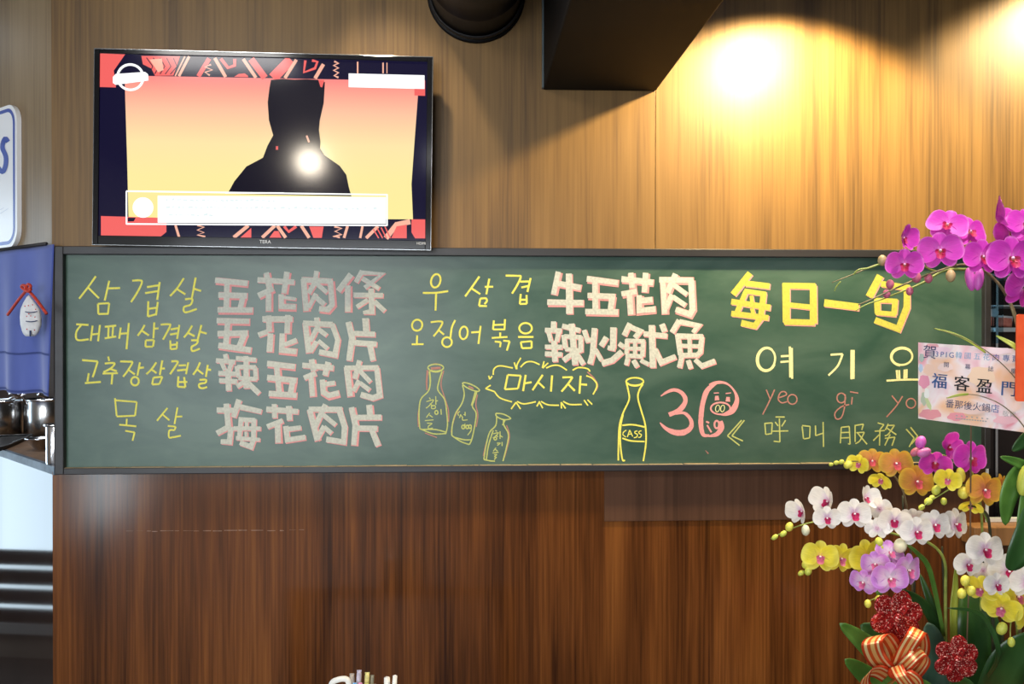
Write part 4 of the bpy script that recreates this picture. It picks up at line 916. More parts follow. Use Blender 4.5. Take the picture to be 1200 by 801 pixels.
G().box((a0.x, tc_.y - 0.03, tz_ + 0.0005), (a1.x, tc_.y + 0.03, BT(400, 806).z), None, 0.006).obj('box', M['white_gloss'], cd)
G().tube(smooth_path([BT(387, 812), BT(389, 800), BT(398, 795.5), BT(406, 795.5), BT(409, 801), BT(409, 812)]), 0.0062, 10).obj('handle', M['white_gloss'], cd, True)
k = 0
for px, py, w_, c_, lb in ((412, 791, 6, (0.55, 0.47, 0.40), 'beige wrapped packet leaning in the white caddy'), (420.5, 787, 6, (0.66, 0.60, 0.74), 'lilac wrapped packet standing tallest in the white caddy'), (416.5, 798, 5, (0.20, 0.50, 0.85), 'light blue packet in the white caddy'), (423, 798, 5, (0.85, 0.35, 0.62), 'pink packet in the white caddy'), (430, 789.5, 6, (0.82, 0.74, 0.30), 'yellow packet with rounded top in the white caddy'), (436, 792.5, 4.5, (0.30, 0.28, 0.20), 'olive grey packet at the right of the white caddy'), (430.5, 799, 5, (0.80, 0.78, 0.20), 'bright yellow packet low in the white caddy')):
    pk = thing('snack_packet', BT(px, 812), lb, 'packet', 'packets in the table caddy'); k += 1
    mt_ = noisy('packet_%d' % k, [v * 0.7 for v in c_], c_, 90.0, rough=0.4)
    t_ = BT(px, py); b_ = BT(px + random.uniform(-2, 2), 812); yo = -0.012 if py > 795 else 0.006
    r_ = w_ * 1.98 / F / 2
    G().tube([b_ + Vector((0, yo, 0)), t_ + Vector((0, yo, -r_ * 1.2)), t_ + Vector((0, yo, -r_ * 0.4)), t_ + Vector((0, yo, 0))], [r_, r_, r_ * 0.85, r_ * 0.35], 10).obj('wrapper', mt_, pk, True)
    G().box((t_.x - r_ * 0.9, t_.y + yo - 0.001, t_.z - r_ * 0.2), (t_.x + r_ * 0.9, t_.y + yo + 0.001, t_.z + r_ * 0.35)).obj('crimp', mt_, pk)
for px, py, w_, lean, lb in ((453.5, 793.5, 7, 0, 'upright white paper roll end beside the caddy'), (463, 791.5, 5.5, -5, 'slanting white paper stick at the right of the paper roll')):
    t_ = BT(px, py); b_ = BT(px + lean, 850); b_.z = tz_ + 0.003; b_.y = t_.y
    ps = thing('paper_roll', (b_.x, b_.y, tz_), lb, 'paper roll', 'paper rolls beside the caddy')
    G().tube([b_, t_], w_ * 1.98 / F / 2, 12).obj('roll', M['white_gloss'], ps, True)
    G().tube([t_, t_ + Vector((0, 0, 0.0015))], w_ * 1.98 / F / 2 * 0.55, 10).obj('core', M['white_cloth'], ps)

# ------------------------------------------------------------------ greeting card
def petal_mat(name, stops, lip=False, veins=None, rough=0.5):
    """colour runs along the petal from its base to its rim"""
    m, t, b = nt(name)
    uv = t.nodes.new('ShaderNodeUVMap'); sp = t.nodes.new('ShaderNodeSeparateXYZ'); r = t.nodes.new('ShaderNodeValToRGB')
    t.links.new(uv.outputs[0], sp.inputs[0])
    els = r.color_ramp.elements
    els[0].position = stops[0][0]; els[0].color = rgb(stops[0][1]); els[1].position = stops[-1][0]; els[1].color = rgb(stops[-1][1])
    for p, c in stops[1:-1]:
        x = els.new(p); x.color = rgb(c)
    t.links.new(sp.outputs[0], r.inputs[0])
    n = t.nodes.new('ShaderNodeTexNoise'); n.inputs['Scale'].default_value = 9.0; n.inputs['Detail'].default_value = 3
    mp = t.nodes.new('ShaderNodeMapping'); mp.inputs['Scale'].default_value = (0.25, 2.2, 1)
    t.links.new(uv.outputs[0], mp.inputs[0]); t.links.new(mp.outputs[0], n.inputs[0])
    mx = t.nodes.new('ShaderNodeMix'); mx.data_type = 'RGBA'; mx.blend_type = 'MULTIPLY'; mx.inputs[0].default_value = 0.35
    rr = t.nodes.new('ShaderNodeValToRGB'); rr.color_ramp.elements[0].position = 0.3; rr.color_ramp.elements[0].color = (0.6, 0.6, 0.6, 1); rr.color_ramp.elements[1].position = 0.6
    t.links.new(n.outputs[0], rr.inputs[0]); t.links.new(r.outputs[0], mx.inputs[6]); t.links.new(rr.outputs[0], mx.inputs[7])
    t.links.new(mx.outputs[2], b.inputs['Base Color'])
    setp(b, rough=rough, spec=0.3)
    tr = t.nodes.new('ShaderNodeBsdfTranslucent'); ms = t.nodes.new('ShaderNodeMixShader'); ms.inputs[0].default_value = 0.28
    t.links.new(mx.outputs[2], tr.inputs[0]); t.links.new(b.outputs[0], ms.inputs[1]); t.links.new(tr.outputs[0], ms.inputs[2])
    t.links.new(ms.outputs[0], t.nodes['Material Output'].inputs[0])
    return m
cTL, cBL = D(1076, 401, 2.02), D(1076, 490, 2.02)
dR = 2.02 * 89 / 97.5
cTR, cBR = D(1205, 409.5, dR), D(1205, 507, dR)
ex = ((cTR - cTL) + (cBR - cBL)) / 2
k_ext = 1.22
cn = ex.cross(cBL - cTL).normalized()
if cn.dot(CAM - cTL) < 0: cn = -cn
def card_pt(px, py, off=0.0): return onplane(px, py, cTL + cn * off, cn)
card = thing('greeting_card', cBL, 'pink watercolour congratulation card with blue and black characters among the orchids', 'card')
m, t, b = nt('pink_watercolour_card')
tc = t.nodes.new('ShaderNodeTexCoord'); n = t.nodes.new('ShaderNodeTexNoise'); n.inputs['Scale'].default_value = 13.0; n.inputs['Detail'].default_value = 2.5; n.inputs['Distortion'].default_value = 0.8
r = t.nodes.new('ShaderNodeValToRGB'); els = r.color_ramp.elements
els[0].position = 0.36; els[0].color = rgb((0.88, 0.34, 0.42)); els[1].position = 0.68; els[1].color = rgb((0.92, 0.55, 0.34))
for p, c in ((0.44, (0.90, 0.58, 0.64)), (0.50, (0.92, 0.80, 0.82)), (0.58, (0.92, 0.68, 0.60))):
    x = els.new(p); x.color = rgb(c)
t.links.new(tc.outputs['Object'], n.inputs[0]); t.links.new(n.outputs[0], r.inputs[0]); t.links.new(r.outputs[0], b.inputs['Base Color']); setp(b, rough=0.45)
M['card'] = m
TRx, BRx = card_pt(1240, 411.8), card_pt(1240, 511.6)
q = [cTL, TRx, BRx, cBL]
G().add(q + [v - cn * 0.0012 for v in q], [[0, 1, 2, 3], [7, 6, 5, 4]] + [[i, (i + 1) % 4, (i + 1) % 4 + 4, i + 4] for i in range(4)]).obj('sheet', M['card'], card)
def blob(px, py, rx, ry, c, rot=0.0, name='printed_flower'):
    g = G(); off = 0.0003 + 0.00002 * len(card.children)
    pts = ell(px, py, rx, ry, rot, 0, 360, 14)[:-1]
    pts = [(px + (x - px) * (1 + 0.12 * math.sin(i * 2.2)), py + (y - py) * (1 + 0.12 * math.sin(i * 2.2))) for i, (x, y) in enumerate(pts)]
    g.add([card_pt(x, y, off) for x, y in pts], [list(range(len(pts)))])
    nm = 'card_ink_%d' % (hash(c) % 9999)
    return g.obj(name, plain(nm, c, rough=0.5), card)
for a in ((1083, 447, 6.5, 8, (0.83, 0.33, 0.46)), (1089, 433, 7, 7, (0.90, 0.62, 0.50)), (1090, 485, 13, 6, (0.80, 0.32, 0.36)), (1083, 467, 4, 8, (0.52, 0.58, 0.44)), (1086, 461, 3, 7, (0.93, 0.92, 0.88)), (1088, 473, 2.4, 8, (0.60, 0.68, 0.36), -0.4), (1121, 488, 11, 5, (0.84, 0.33, 0.38)), (1102, 410, 12, 4, (0.90, 0.66, 0.76)), (1092, 405, 8, 2.6, (0.84, 0.42, 0.46)), (1150, 441, 16, 12, (0.93, 0.68, 0.50)), (1140, 480, 22, 5, (0.92, 0.66, 0.60)), (1178, 492, 14, 5, (0.90, 0.52, 0.58)), (1080, 419, 3, 5, (0.42, 0.50, 0.46)), (1079, 431, 2.5, 5, (0.48, 0.58, 0.76)), (1108, 430, 9, 5, (0.92, 0.70, 0.66)), (1170, 411, 16, 4, (0.92, 0.74, 0.80))): blob(*a)
INKB = plain('card_ink_black', (0.010, 0.012, 0.020), rough=0.5); INKU = plain('card_ink_blue', (0.05, 0.13, 0.36), rough=0.5); INKL = plain('card_ink_light_blue', (0.22, 0.42, 0.62), rough=0.5); INKN = plain('card_ink_navy', (0.03, 0.05, 0.14), rough=0.5); INKG = plain('card_ink_grey', (0.42, 0.40, 0.40), rough=0.5)
tex = (cTR - cTL).normalized(); tup = cn.cross(tex).normalized()
TXR = Matrix((tex, tup, cn)).transposed().to_4x4()
def ctext(txt, px, py, h, mat, bold=0.0):
    p = card_pt(px, py, 0.0012); sz = h * (p - CAM).dot(FWD) / F * 1.05
    o = lettering(txt, sz, mat, card, Matrix.Translation(p) @ TXR, 'printed_character')
    if bold:                                      # heavier brush weight: a second impression beside the first
        for d in (bold, -bold): 
            o2 = bpy.data.objects.new('printed_character', o.data); put(o2, card, Matrix.Translation(p + tex * d * sz + cn * 0.0001) @ TXR)
ctext('賀', 1089.5, 413.5, 16, INKN)
for i, ch in enumerate('3PIG韓國五花肉專賣'):
    xs = (1098, 1104, 1109, 1115, 1123.5, 1134, 1145, 1156, 1167, 1179, 1190)[i]
    ctext(ch, xs, 415 + (xs - 1098) * 0.062, 8.5 if i < 4 else 8, INKU if i < 4 or i > 7 else INKL)
for ch, xs, ys in (('開', 1109, 427.5), ('幕', 1134, 430), ('誌', 1161, 432.5), ('慶', 1188, 435)): ctext(ch, xs, ys, 6.5, INKN)
for ch, xs, ys, mt_ in (('福', 1101, 447.5, INKU), ('客', 1127, 450.5, INKB), ('盈', 1153.5, 453.5, INKB), ('門', 1182, 456.5, INKU)): ctext(ch, xs, ys, 18, mt_, 0.018)
for i, ch in enumerate('番那後火鍋店'): ctext(ch, 1113 + i * 10.6, 473.5 + i * 1.15, 10, INKN if i < 5 else INKU)
for ch, xs in (('敬', 1178.5), ('賀', 1186.5)): ctext(ch, xs, 485 + (xs - 1178) * 0.1, 7, INKG)
for row in range(2):
    for k in range(7 if row == 0 else 12):
        x = 1120 + k * (6 if row == 0 else 3.1); y = 486 + row * 3.2 + (x - 1120) * 0.1
        G().add([card_pt(x + a, y + b_, 0.0012) for a, b_ in ((0, 0), (2.2, 0.2), (2.2, 1.6), (0, 1.4))], [[0, 1, 2, 3]]).obj('printed_dash', INKG, card)
# card stake
G().tube([card_pt(1138, 488, -0.004), D(1137, 640, 2.04), D(1130, 840, 2.08)], 0.0016, 6).obj('stake', plain('bamboo_stake', (0.16, 0.10, 0.06), rough=0.6), card)

env = thing('red_envelope', D(1200, 470, 1.78), 'orange red envelope hanging over the right end of the greeting card', 'envelope')
M['red_paper'] = noisy('orange_red_paper', (0.78, 0.085, 0.02), (0.86, 0.12, 0.035), 30.0, rough=0.5)
e0, e1 = D(1189.5, 470, 1.78), D(1240, 368, 1.78)
MEv = Matrix.Translation(e0) @ Matrix.Rotation(0.012, 4, 'Y')
pts = rrect(0, e1.x - e0.x, 0, e1.z - e0.z, 0.006, 4)
G().prism(pts, -0.0015, 0.0015, MEv).obj('sleeve', M['red_paper'], env)
M['gold'] = noisy('gold_foil', (0.60, 0.32, 0.06), (0.85, 0.56, 0.16), 120.0, rough=0.3, metal=0.6)
lettering('福', 0.03, M['gold'], env, MEv @ Matrix.Translation((0.028, -0.0025, e1.z - e0.z - 0.034)) @ FX, 'gold_character')

# ------------------------------------------------------------------ orchids
def petal(g, ang, length, width, claw=0.75, sharp=0.62, cup=0.0, back=0.0, tilt=0.0, base=0.03, y0=0.0, nu=8, nv=6, wav=0.0):
    """one tepal in the x,z plane; ang clockwise from straight up; -y faces the viewer"""
    vs_, fs_, uv = [], [], []
    a = math.radians(ang); d = Vector((math.sin(a), 0, math.cos(a))); s_ = Vector((math.cos(a), 0, -math.sin(a)))
    for i in range(nu + 1):
        t_ = 0.10 + 0.90 * i / nu
        u = ((1 - math.cos(PI * t_)) / 2) ** claw
        w_ = width / 2 * max(0.001, math.sin(PI * t_)) ** sharp
        for j in range(nv + 1):
            v = 2 * j / nv - 1
            y = y0 + cup * (v * v) * (w_ / (width / 2)) + back * u * u + tilt * u + wav * math.sin(v * 4 + u * 5) * u
            vs_.append(d * (base + u * length) + s_ * (v * w_) + Vector((0, y, 0)))
            uv.append((u + (1 - u) * max(0.0, abs(v) - 0.7) / 0.3 * 0.9 * min(1, u * 3), 0.5 + v / 2))
    for i in range(nu):
        for j in range(nv):
            q = i * (nv + 1) + j; fs_.append([q, q + 1, q + nv + 2, q + nv + 1])
    g.add(vs_, fs_, uv)
def flower_meshes(kind, mp_, ml_, mc_, open_=1.0):
    r = {}
    cupf = (1 - open_)
    g = G()
    for an, wd in ((0, 0.34), (140, 0.31), (-140, 0.31)): petal(g, an, 0.44, wd, 0.95, 0.85, -0.03, 0.02, -0.30 * cupf, 0.01, 0.014, 9, 6)
    r['sepals'] = mesh_of(kind + '_sepals', g.v, g.f, mp_, True, g.uv)
    for s_, nm in ((1, 'pr'), (-1, 'pl')):
        g = G(); petal(g, 78 * s_, 0.50, 0.62, 0.82, 0.80, -0.05, 0.03, -0.42 * cupf, 0.01, -0.004, 10, 8, 0.008)
        r[nm] = mesh_of(kind + '_petal', g.v, g.f, mp_, True, g.uv)
    g = G()
    petal(g, 180, 0.19, 0.20, 0.8, 0.8, -0.06, 0.0, -0.10, 0.0, -0.03, 6, 4)
    petal(g, 105, 0.12, 0.13, 0.9, 0.8, -0.03, 0.0, -0.08, 0.0, -0.03, 5, 4)
    petal(g, -105, 0.12, 0.13, 0.9, 0.8, -0.03, 0.0, -0.08, 0.0, -0.03, 5, 4)
    r['lip'] = mesh_of(kind + '_lip', g.v, g.f, ml_, True, g.uv)
    g = G().ball((0, -0.05, 0.01), (0.035, 0.05, 0.03), None, 8, 6)
    r['column'] = mesh_of(kind + '_column', g.v, g.f, mc_, True, g.uv)
    return r
def gm(name, c): return plain(name, c, rough=0.5)
FL = {}
mw = petal_mat('white_orchid_petal', [(0.0, (0.62, 0.30, 0.52)), (0.22, (0.84, 0.72, 0.82)), (0.45, (0.90, 0.87, 0.86)), (1.0, (0.92, 0.90, 0.88))])
FL['white'] = flower_meshes('white', mw, petal_mat('crimson_lip', [(0, (0.62, 0.10, 0.22)), (0.5, (0.50, 0.015, 0.10)), (1, (0.62, 0.03, 0.16))]), gm('white_column', (0.85, 0.75, 0.80)))
mm = petal_mat('magenta_orchid_petal', [(0.0, (0.80, 0.45, 0.75)), (0.14, (0.66, 0.10, 0.56)), (0.5, (0.62, 0.045, 0.52)), (0.86, (0.64, 0.05, 0.55)), (1.0, (0.82, 0.22, 0.72))])
FL['magenta'] = flower_meshes('magenta', mm, petal_mat('ruby_lip', [(0, (0.75, 0.45, 0.20)), (0.4, (0.45, 0.02, 0.05)), (1, (0.55, 0.02, 0.18))]), gm('magenta_column', (0.75, 0.45, 0.65)))
FL['magenta_half'] = flower_meshes('magenta_half', mm, FL['magenta']['lip'].materials[0], FL['magenta']['column'].materials[0], 0.15)
my = petal_mat('yellow_orchid_petal', [(0.0, (0.80, 0.42, 0.25)), (0.15, (0.84, 0.72, 0.08)), (0.6, (0.86, 0.76, 0.05)), (1.0, (0.88, 0.82, 0.14))])
FL['yellow'] = flower_meshes('yellow', my, petal_mat('rose_lip', [(0, (0.75, 0.30, 0.40)), (0.5, (0.60, 0.10, 0.25)), (1, (0.75, 0.25, 0.30))]), gm('yellow_column', (0.85, 0.6, 0.6)))
mo = petal_mat('orange_orchid_petal', [(0.0, (0.62, 0.18, 0.12)), (0.3, (0.70, 0.30, 0.08)), (0.7, (0.72, 0.35, 0.06)), (1.0, (0.78, 0.55, 0.06))])
FL['orange'] = flower_meshes('orange', mo, petal_mat('red_lip', [(0, (0.85, 0.55, 0.55)), (0.4, (0.65, 0.08, 0.12)), (1, (0.70, 0.12, 0.16))]), gm('orange_column', (0.9, 0.82, 0.85)))
ml = petal_mat('lilac_orchid_petal', [(0.0, (0.85, 0.78, 0.86)), (0.35, (0.80, 0.58, 0.82)), (0.75, (0.62, 0.24, 0.72)), (0.95, (0.64, 0.28, 0.76)), (1.0, (0.80, 0.55, 0.86))])
FL['lilac'] = flower_meshes('lilac', ml, petal_mat('pink_lip', [(0, (0.80, 0.60, 0.30)), (0.45, (0.70, 0.10, 0.30)), (1, (0.78, 0.20, 0.42))]), gm('lilac_column', (0.85, 0.7, 0.75)))
FL['white_half'] = flower_meshes('white_half', mw, FL['white']['lip'].materials[0], FL['white']['column'].materials[0], 0.1)
FL['yellow_half'] = flower_meshes('yellow_half', my, FL['yellow']['lip'].materials[0], FL['yellow']['column'].materials[0], 0.2)
def flower(plant, kind, px, py, wpx, dep, yaw=0, pitch=0, roll=0):
    p = D(px, py, dep); sz = wpx * dep / F
    Mw = Matrix.Translation(p) @ Matrix.Rotation(math.radians(yaw) , 4, 'Z') @ Matrix.Rotation(math.radians(-pitch), 4, 'X') @ Matrix.Rotation(math.radians(roll), 4, 'Y') @ Matrix.Scale(sz, 4)
    k = FL[kind]
    f = put(bpy.data.objects.new('flower', k['sepals']), plant, Mw)
    for key, nm in (('pl', 'petal'), ('pr', 'petal'), ('lip', 'lip'), ('column', 'column')): put(bpy.data.objects.new(nm, k[key]), f, Mw)
    return p
BUD = {}
def bud_mat(name, c1, c2):
    BUD[name] = noisy('bud_' + name, c1, c2, 30.0, rough=0.45)
bud_mat('green', (0.42, 0.50, 0.05), (0.66, 0.66, 0.12)); bud_mat('yellow', (0.62, 0.58, 0.05), (0.82, 0.76, 0.14)); bud_mat('pink', (0.42, 0.08, 0.16), (0.58, 0.16, 0.24)); bud_mat('tan', (0.36, 0.26, 0.12), (0.52, 0.38, 0.20)); bud_mat('cream', (0.70, 0.66, 0.40), (0.84, 0.80, 0.58)); bud_mat('mauve', (0.46, 0.08, 0.34), (0.64, 0.20, 0.48)); bud_mat('magenta', (0.50, 0.05, 0.42), (0.66, 0.16, 0.56))
bmesh_cache = {}
def bud(plant, px, py, r, dep, col, rot=0.0, asp=1.25):
    if col not in bmesh_cache:
        g = G().ball((0, 0, 0), (1, 1, 1.0), None, 12, 9); bmesh_cache[col] = mesh_of('bud_' + col, g.v, g.f, BUD[col], True, g.uv)
    s_ = r * dep / F
    Mw = Matrix.Translation(D(px, py, dep)) @ Matrix.Rotation(rot, 4, 'Y') @ Matrix.Diagonal((s_, s_, s_ * asp, 1))
    return put(bpy.data.objects.new('bud', bmesh_cache[col]), plant, Mw)
STEM = noisy('green_orchid_stem', (0.16, 0.22, 0.04), (0.32, 0.38, 0.08), 40.0, rough=0.5)
STEMB = noisy('brown_orchid_stem', (0.10, 0.075, 0.04), (0.22, 0.17, 0.08), 40.0, rough=0.55)
STEMD = noisy('dark_orchid_stem', (0.015, 0.022, 0.012), (0.05, 0.055, 0.03), 30.0, rough=0.4)
def stem(plant, pts, r0, r1, mat=STEM, name='stem'):
    p = smooth_path([D(*q) for q in pts], 6); n = len(p)
    return G().tube(p, [r0 + (r1 - r0) * i / (n - 1) for i in range(n)], 7).obj(name, mat, plant, True)
LEAF = noisy('dark_green_leaf', (0.014, 0.050, 0.012), (0.035, 0.105, 0.022), 14.0, stretch=(1, 1, 0.3), rough=0.33)
LEAF2 = noisy('fresh_green_leaf', (0.05, 0.14, 0.02), (0.11, 0.24, 0.04), 14.0, rough=0.35)
LEAF3 = noisy('yellow_green_leaf', (0.22, 0.30, 0.03), (0.40, 0.44, 0.06), 14.0, rough=0.4)
LEAF4 = noisy('blue_green_leaf', (0.02, 0.06, 0.04), (0.05, 0.11, 0.075), 14.0, rough=0.4)
def leaf(plant, pts, wpx, mat, dep_w=None, name='leaf', fold_=0.25, tipped=True):
    p = smooth_path([D(*q) for q in pts], 5); n = len(p); vs_ = []
    w_ = wpx * pts[0][2] / F
    for i in range(n):
        u = i / (n - 1); t_ = (p[min(i + 1, n - 1)] - p[max(i - 1, 0)]).normalized()
        s_ = t_.cross(FWD).normalized(); nn = s_.cross(t_).normalized()
        if nn.dot(FWD) > 0: nn = -nn
        h = w_ / 2 * (math.sin(PI * (0.12 + 0.88 * u) ** 0.9) ** 0.6 if tipped else (1 - 0.5 * u))
        if i == n - 1: h = w_ * 0.02
        for v in (-1, -0.5, 0, 0.5, 1): vs_.append(p[i] + s_ * (v * h) + nn * (abs(v) * h * fold_))
    o = G().add(vs_, [[i * 5 + j, i * 5 + j + 1, i * 5 + j + 6, i * 5 + j + 5] for i in range(n - 1) for j in range(4)]).obj(name, mat, plant, True)
    md = o.modifiers.new('thickness', 'SOLIDIFY'); md.thickness = 0.0012; md.offset = 0
    return o

potc = D(1120, 860, 2.08)
POTZ = potc.z
def base(px): return D(px, 835, 2.08)
GRP = 'moth orchids in the flower pot'
def orchid(px, label): return thing('moth_orchid', base(px), label, 'orchid', GRP)

# magenta spray at the top right
m1 = orchid(1190, 'magenta moth orchid arching in from the right over the chalkboard corner')
d = 1.95
stem(m1, [(1192, 835, 2.05), (1198, 640, 2.02), (1206, 480, 1.99), (1200, 410, 1.97), (1184, 355, 1.97), (1160, 322, 1.97), (1130, 310, 1.97), (1098, 318, 1.96), (1060, 333, 1.95), (1025, 349, 1.94), (1006, 357, 1.94)], 0.0046, 0.0014, STEMB)
stem(m1, [(1150, 317, 1.985), (1110, 316, 1.985), (1082, 331, 1.985), (1048, 345, 1.98), (1015, 357, 1.98), (1003, 364, 1.98)], 0.0034, 0.0010, STEM)
stem(m1, [(1098, 318, 1.97), (1082, 310, 1.96), (1066, 280, 1.96)], 0.0022, 0.0012, STEM)
stem(m1, [(1120, 312, 1.97), (1118, 300, 1.95), (1112, 292, 1.95)], 0.0024, 0.0012, STEM)
stem(m1, [(1042, 307, 1.99), (1022, 312, 1.99), (1003, 320, 1.99), (975, 331, 1.99)], 0.0020, 0.0010, STEMB, 'side_branch')
stem(m1, [(1032, 309, 1.98), (1018, 314, 1.98), (1006, 316, 1.98), (1000, 322, 1.98)], 0.0026, 0.0014, STEM, 'side_branch')
stem(m1, [(985, 330, 1.985), (980, 336, 1.985), (978, 341, 1.985)], 0.0016, 0.0012, STEM, 'side_branch')
stem(m1, [(1182, 350, 1.955), (1188, 370, 1.95), (1194, 392, 1.95)], 0.0024, 0.0018, STEMB, 'side_branch')
for a in (('magenta_half', 1057, 279, 36, d, 35, 0, 6), ('magenta', 1060, 310, 42, d - 0.01, -22, -5, 0), ('magenta', 1110, 264, 46, d + 0.03, -22, 20, 18), ('magenta', 1102, 294, 50, d - 0.02, -26, 0, -4), ('magenta', 1136, 272, 44, d + 0.05, 10, 15, 6), ('magenta', 1151, 301, 48, d - 0.03, 4, 0, 0), ('magenta_half', 1168, 258, 50, d + 0.03, 48, 25, 24), ('magenta', 1184, 274, 44, d + 0.06, 10, 10, -10), ('magenta', 1185, 303, 60, d - 0.05, 2, 0, 0), ('magenta', 1201, 264, 46, d + 0.02, 0, 10, 8), ('magenta', 1200, 337, 58, d - 0.02, 16, -20, 12)): flower(m1, *a)
for a in ((1034, 305, 5.2, d + 0.03, 'tan'), (1074, 325, 5.2, d, 'pink'), (1088, 326, 4.6, d + 0.01, 'pink'), (1114, 323, 5.4, d, 'tan', 0, 1.4), (1043, 333, 4.6, d, 'pink'), (1039, 344, 4.4, d, 'pink'), (1066, 341, 4.2, d + 0.01, 'pink'), (1137, 327, 5.6, d + 0.01, 'magenta', -0.18, 2.5), (1147, 327, 5.6, d, 'magenta', 0.12, 2.4)): bud(m1, *a)

# magenta spray in the middle
m2 = orchid(1150, 'magenta moth orchid with round buds below the greeting card')
d = 2.06
stem(m2, [(1140, 835, 2.1), (1150, 700, 2.1), (1150, 600, 2.09), (1138, 552, 2.08), (1112, 535, 2.07), (1078, 530, 2.06)], 0.0036, 0.0014, STEM)
for a in (('magenta', 1137, 537, 46, d - 0.02, 12, 0, 4), ('magenta_half', 1112, 524, 34, d, 10, 10, 70), ('magenta_half', 1096, 542, 36, d, -25, -10, 10)): flower(m2, *a)
bud(m2, 1079, 518, 6, d, 'magenta', 0.3, 1.3); bud(m2, 1083, 530, 5.6, d - 0.01, 'mauve', 1.2, 1.5); bud(m2, 1073, 529, 4.5, d, 'pink', 0.9, 1.6)

# orange
o1 = orchid(1075, 'orange moth orchid with yellow buds in front of the chalkboard rail')
d = 2.10
stem(o1, [(1075, 835, 2.12), (1068, 660, 2.12), (1062, 590, 2.11), (1050, 560, 2.11), (1030, 545, 2.10), (1006, 540, 2.10), (975, 543, 2.10)], 0.0030, 0.0010, STEMB)
for a in (('orange', 1022, 540, 33, d, -15, 8, 4), ('orange', 1050, 543, 39, d - 0.02, -8, 6, -6), ('orange', 1074, 564, 43, d - 0.03, 4, 4, 4), ('yellow_half', 1007, 543, 26, d, -40, 0, 10), ('yellow_half', 1033, 561, 26, d, -40, -25, 10)): flower(o1, *a)
for a in ((994, 544, 4.6, d, 'yellow', 0.9), (986, 541, 2.8, d, 'green', 1.2), (980, 542, 2.6, d, 'green', 1.3), (974, 544, 2.2, d, 'green', 1.3)): bud(o1, *a)
o2 = orchid(1160, 'orange moth orchid with drooping green buds beside the window jamb')
d = 2.02
stem(o2, [(1165, 835, 2.08), (1163, 700, 2.06), (1160, 620, 2.05), (1153, 598, 2.04), (1135, 592, 2.03)], 0.0044, 0.0022, STEMD)
stem(o2, [(1158, 612, 2.05), (1148, 590, 2.04), (1140, 570, 2.03), (1120, 570, 2.02), (1098, 582, 2.01), (1079, 595, 2.0)], 0.0024, 0.0010, STEM, 'side_branch')
for a in (('orange', 1153, 574, 46, d - 0.02, 6, 2, 10), ('orange', 1172, 570, 34, d + 0.03, 40, 0, 0), ('yellow_half', 1138, 590, 26, d + 0.02, -30, -40, 10), ('magenta_half', 1176, 590, 18, d + 0.02, 20, -40, 0), ('yellow_half', 1111, 562, 30, d, -30, 5, 10)): flower(o2, *a)
for a in ((1126, 556, 5, d + 0.01, 'yellow', -0.2, 1.8), (1129, 577, 6.2, d, 'yellow', 0.1, 1.2), (1097, 574, 5, d, 'green', 0.4), (1088, 587, 4.2, d - 0.01, 'green', 0.9), (1106, 587, 3.6, d, 'green', 0), (1080, 594, 3.2, d - 0.01, 'green', 0.9), (1092, 583, 3, d - 0.01, 'green', 0.9)): bud(o2, *a)

# white, left spray
w1 = orchid(1108, 'white moth orchid spray with crimson lips arching far left')
d = 2.02
stem(w1, [(1108, 835, 2.08), (1108, 700, 2.07), (1106, 655, 2.06), (1085, 634, 2.05), (1050, 626, 2.04), (1020, 616, 2.03), (985, 607, 2.03), (950, 612, 2.02), (925, 620, 2.02), (903, 631, 2.02)], 0.0040, 0.0010, STEM)
for a in (('white_half', 941, 599, 34, d, -70, 0, -6), ('white_half', 971, 588, 38, d + 0.02, -68, 14, 8), ('white', 969, 607, 32, d - 0.02, -6, 0, 0), ('white', 1001, 602, 40, d - 0.02, -4, 4, 2), ('white_half', 1013, 584, 32, d + 0.04, 30, 20, 10), ('white', 1031, 596, 30, d + 0.03, 140, 10, 10), ('white', 1028, 619, 28, d, 160, -10, 0), ('white_half', 1048, 610, 38, d, -20, 0, 4), ('white', 1074, 623, 40, d - 0.03, 0, 0, 0), ('white', 1095, 615, 40, d - 0.01, 6, 4, 4), ('white', 1119, 614, 42, d + 0.01, 24, 4, 8), ('white', 1070, 608, 30, d + 0.04, 150, 10, 0)): flower(w1, *a)
for a in ((944, 621, 4.8, d - 0.01, 'cream', 0.0, 1.35), (925, 617, 4.6, d, 'yellow', 0.4), (918, 625, 3.2, d, 'green', 0.9, 1.5), (908, 629, 2.8, d, 'green', 0.9, 1.6), (1055, 639, 7.5, d - 0.02, 'cream', 0.2, 1.15), (1030, 635, 4.8, d - 0.01, 'green'), (1032, 642, 4.6, d - 0.01, 'green')): bud(w1, *a)

# yellow, left
y1 = orchid(1040, 'yellow moth orchid reaching left under the white spray')
d = 2.06
stem(y1, [(1050, 835, 2.1), (1052, 720, 2.1), (1040, 670, 2.1), (1010, 652, 2.09), (975, 655, 2.08), (938, 671, 2.06)], 0.0032, 0.0010, STEM)
for a in (('yellow', 961, 652, 42, d - 0.02, -14, 4, 4), ('yellow', 985, 654, 40, d, 16, -4, 14), ('yellow', 1016, 652, 46, d + 0.01, 10, 0, -12)): flower(y1, *a)
for a in ((947, 660, 6, d, 'yellow', 1.0, 1.3), (947, 669, 4.2, d - 0.01, 'green', 0.3), (939, 671, 3.0, d, 'green', 1.0, 1.5)): bud(y1, *a)

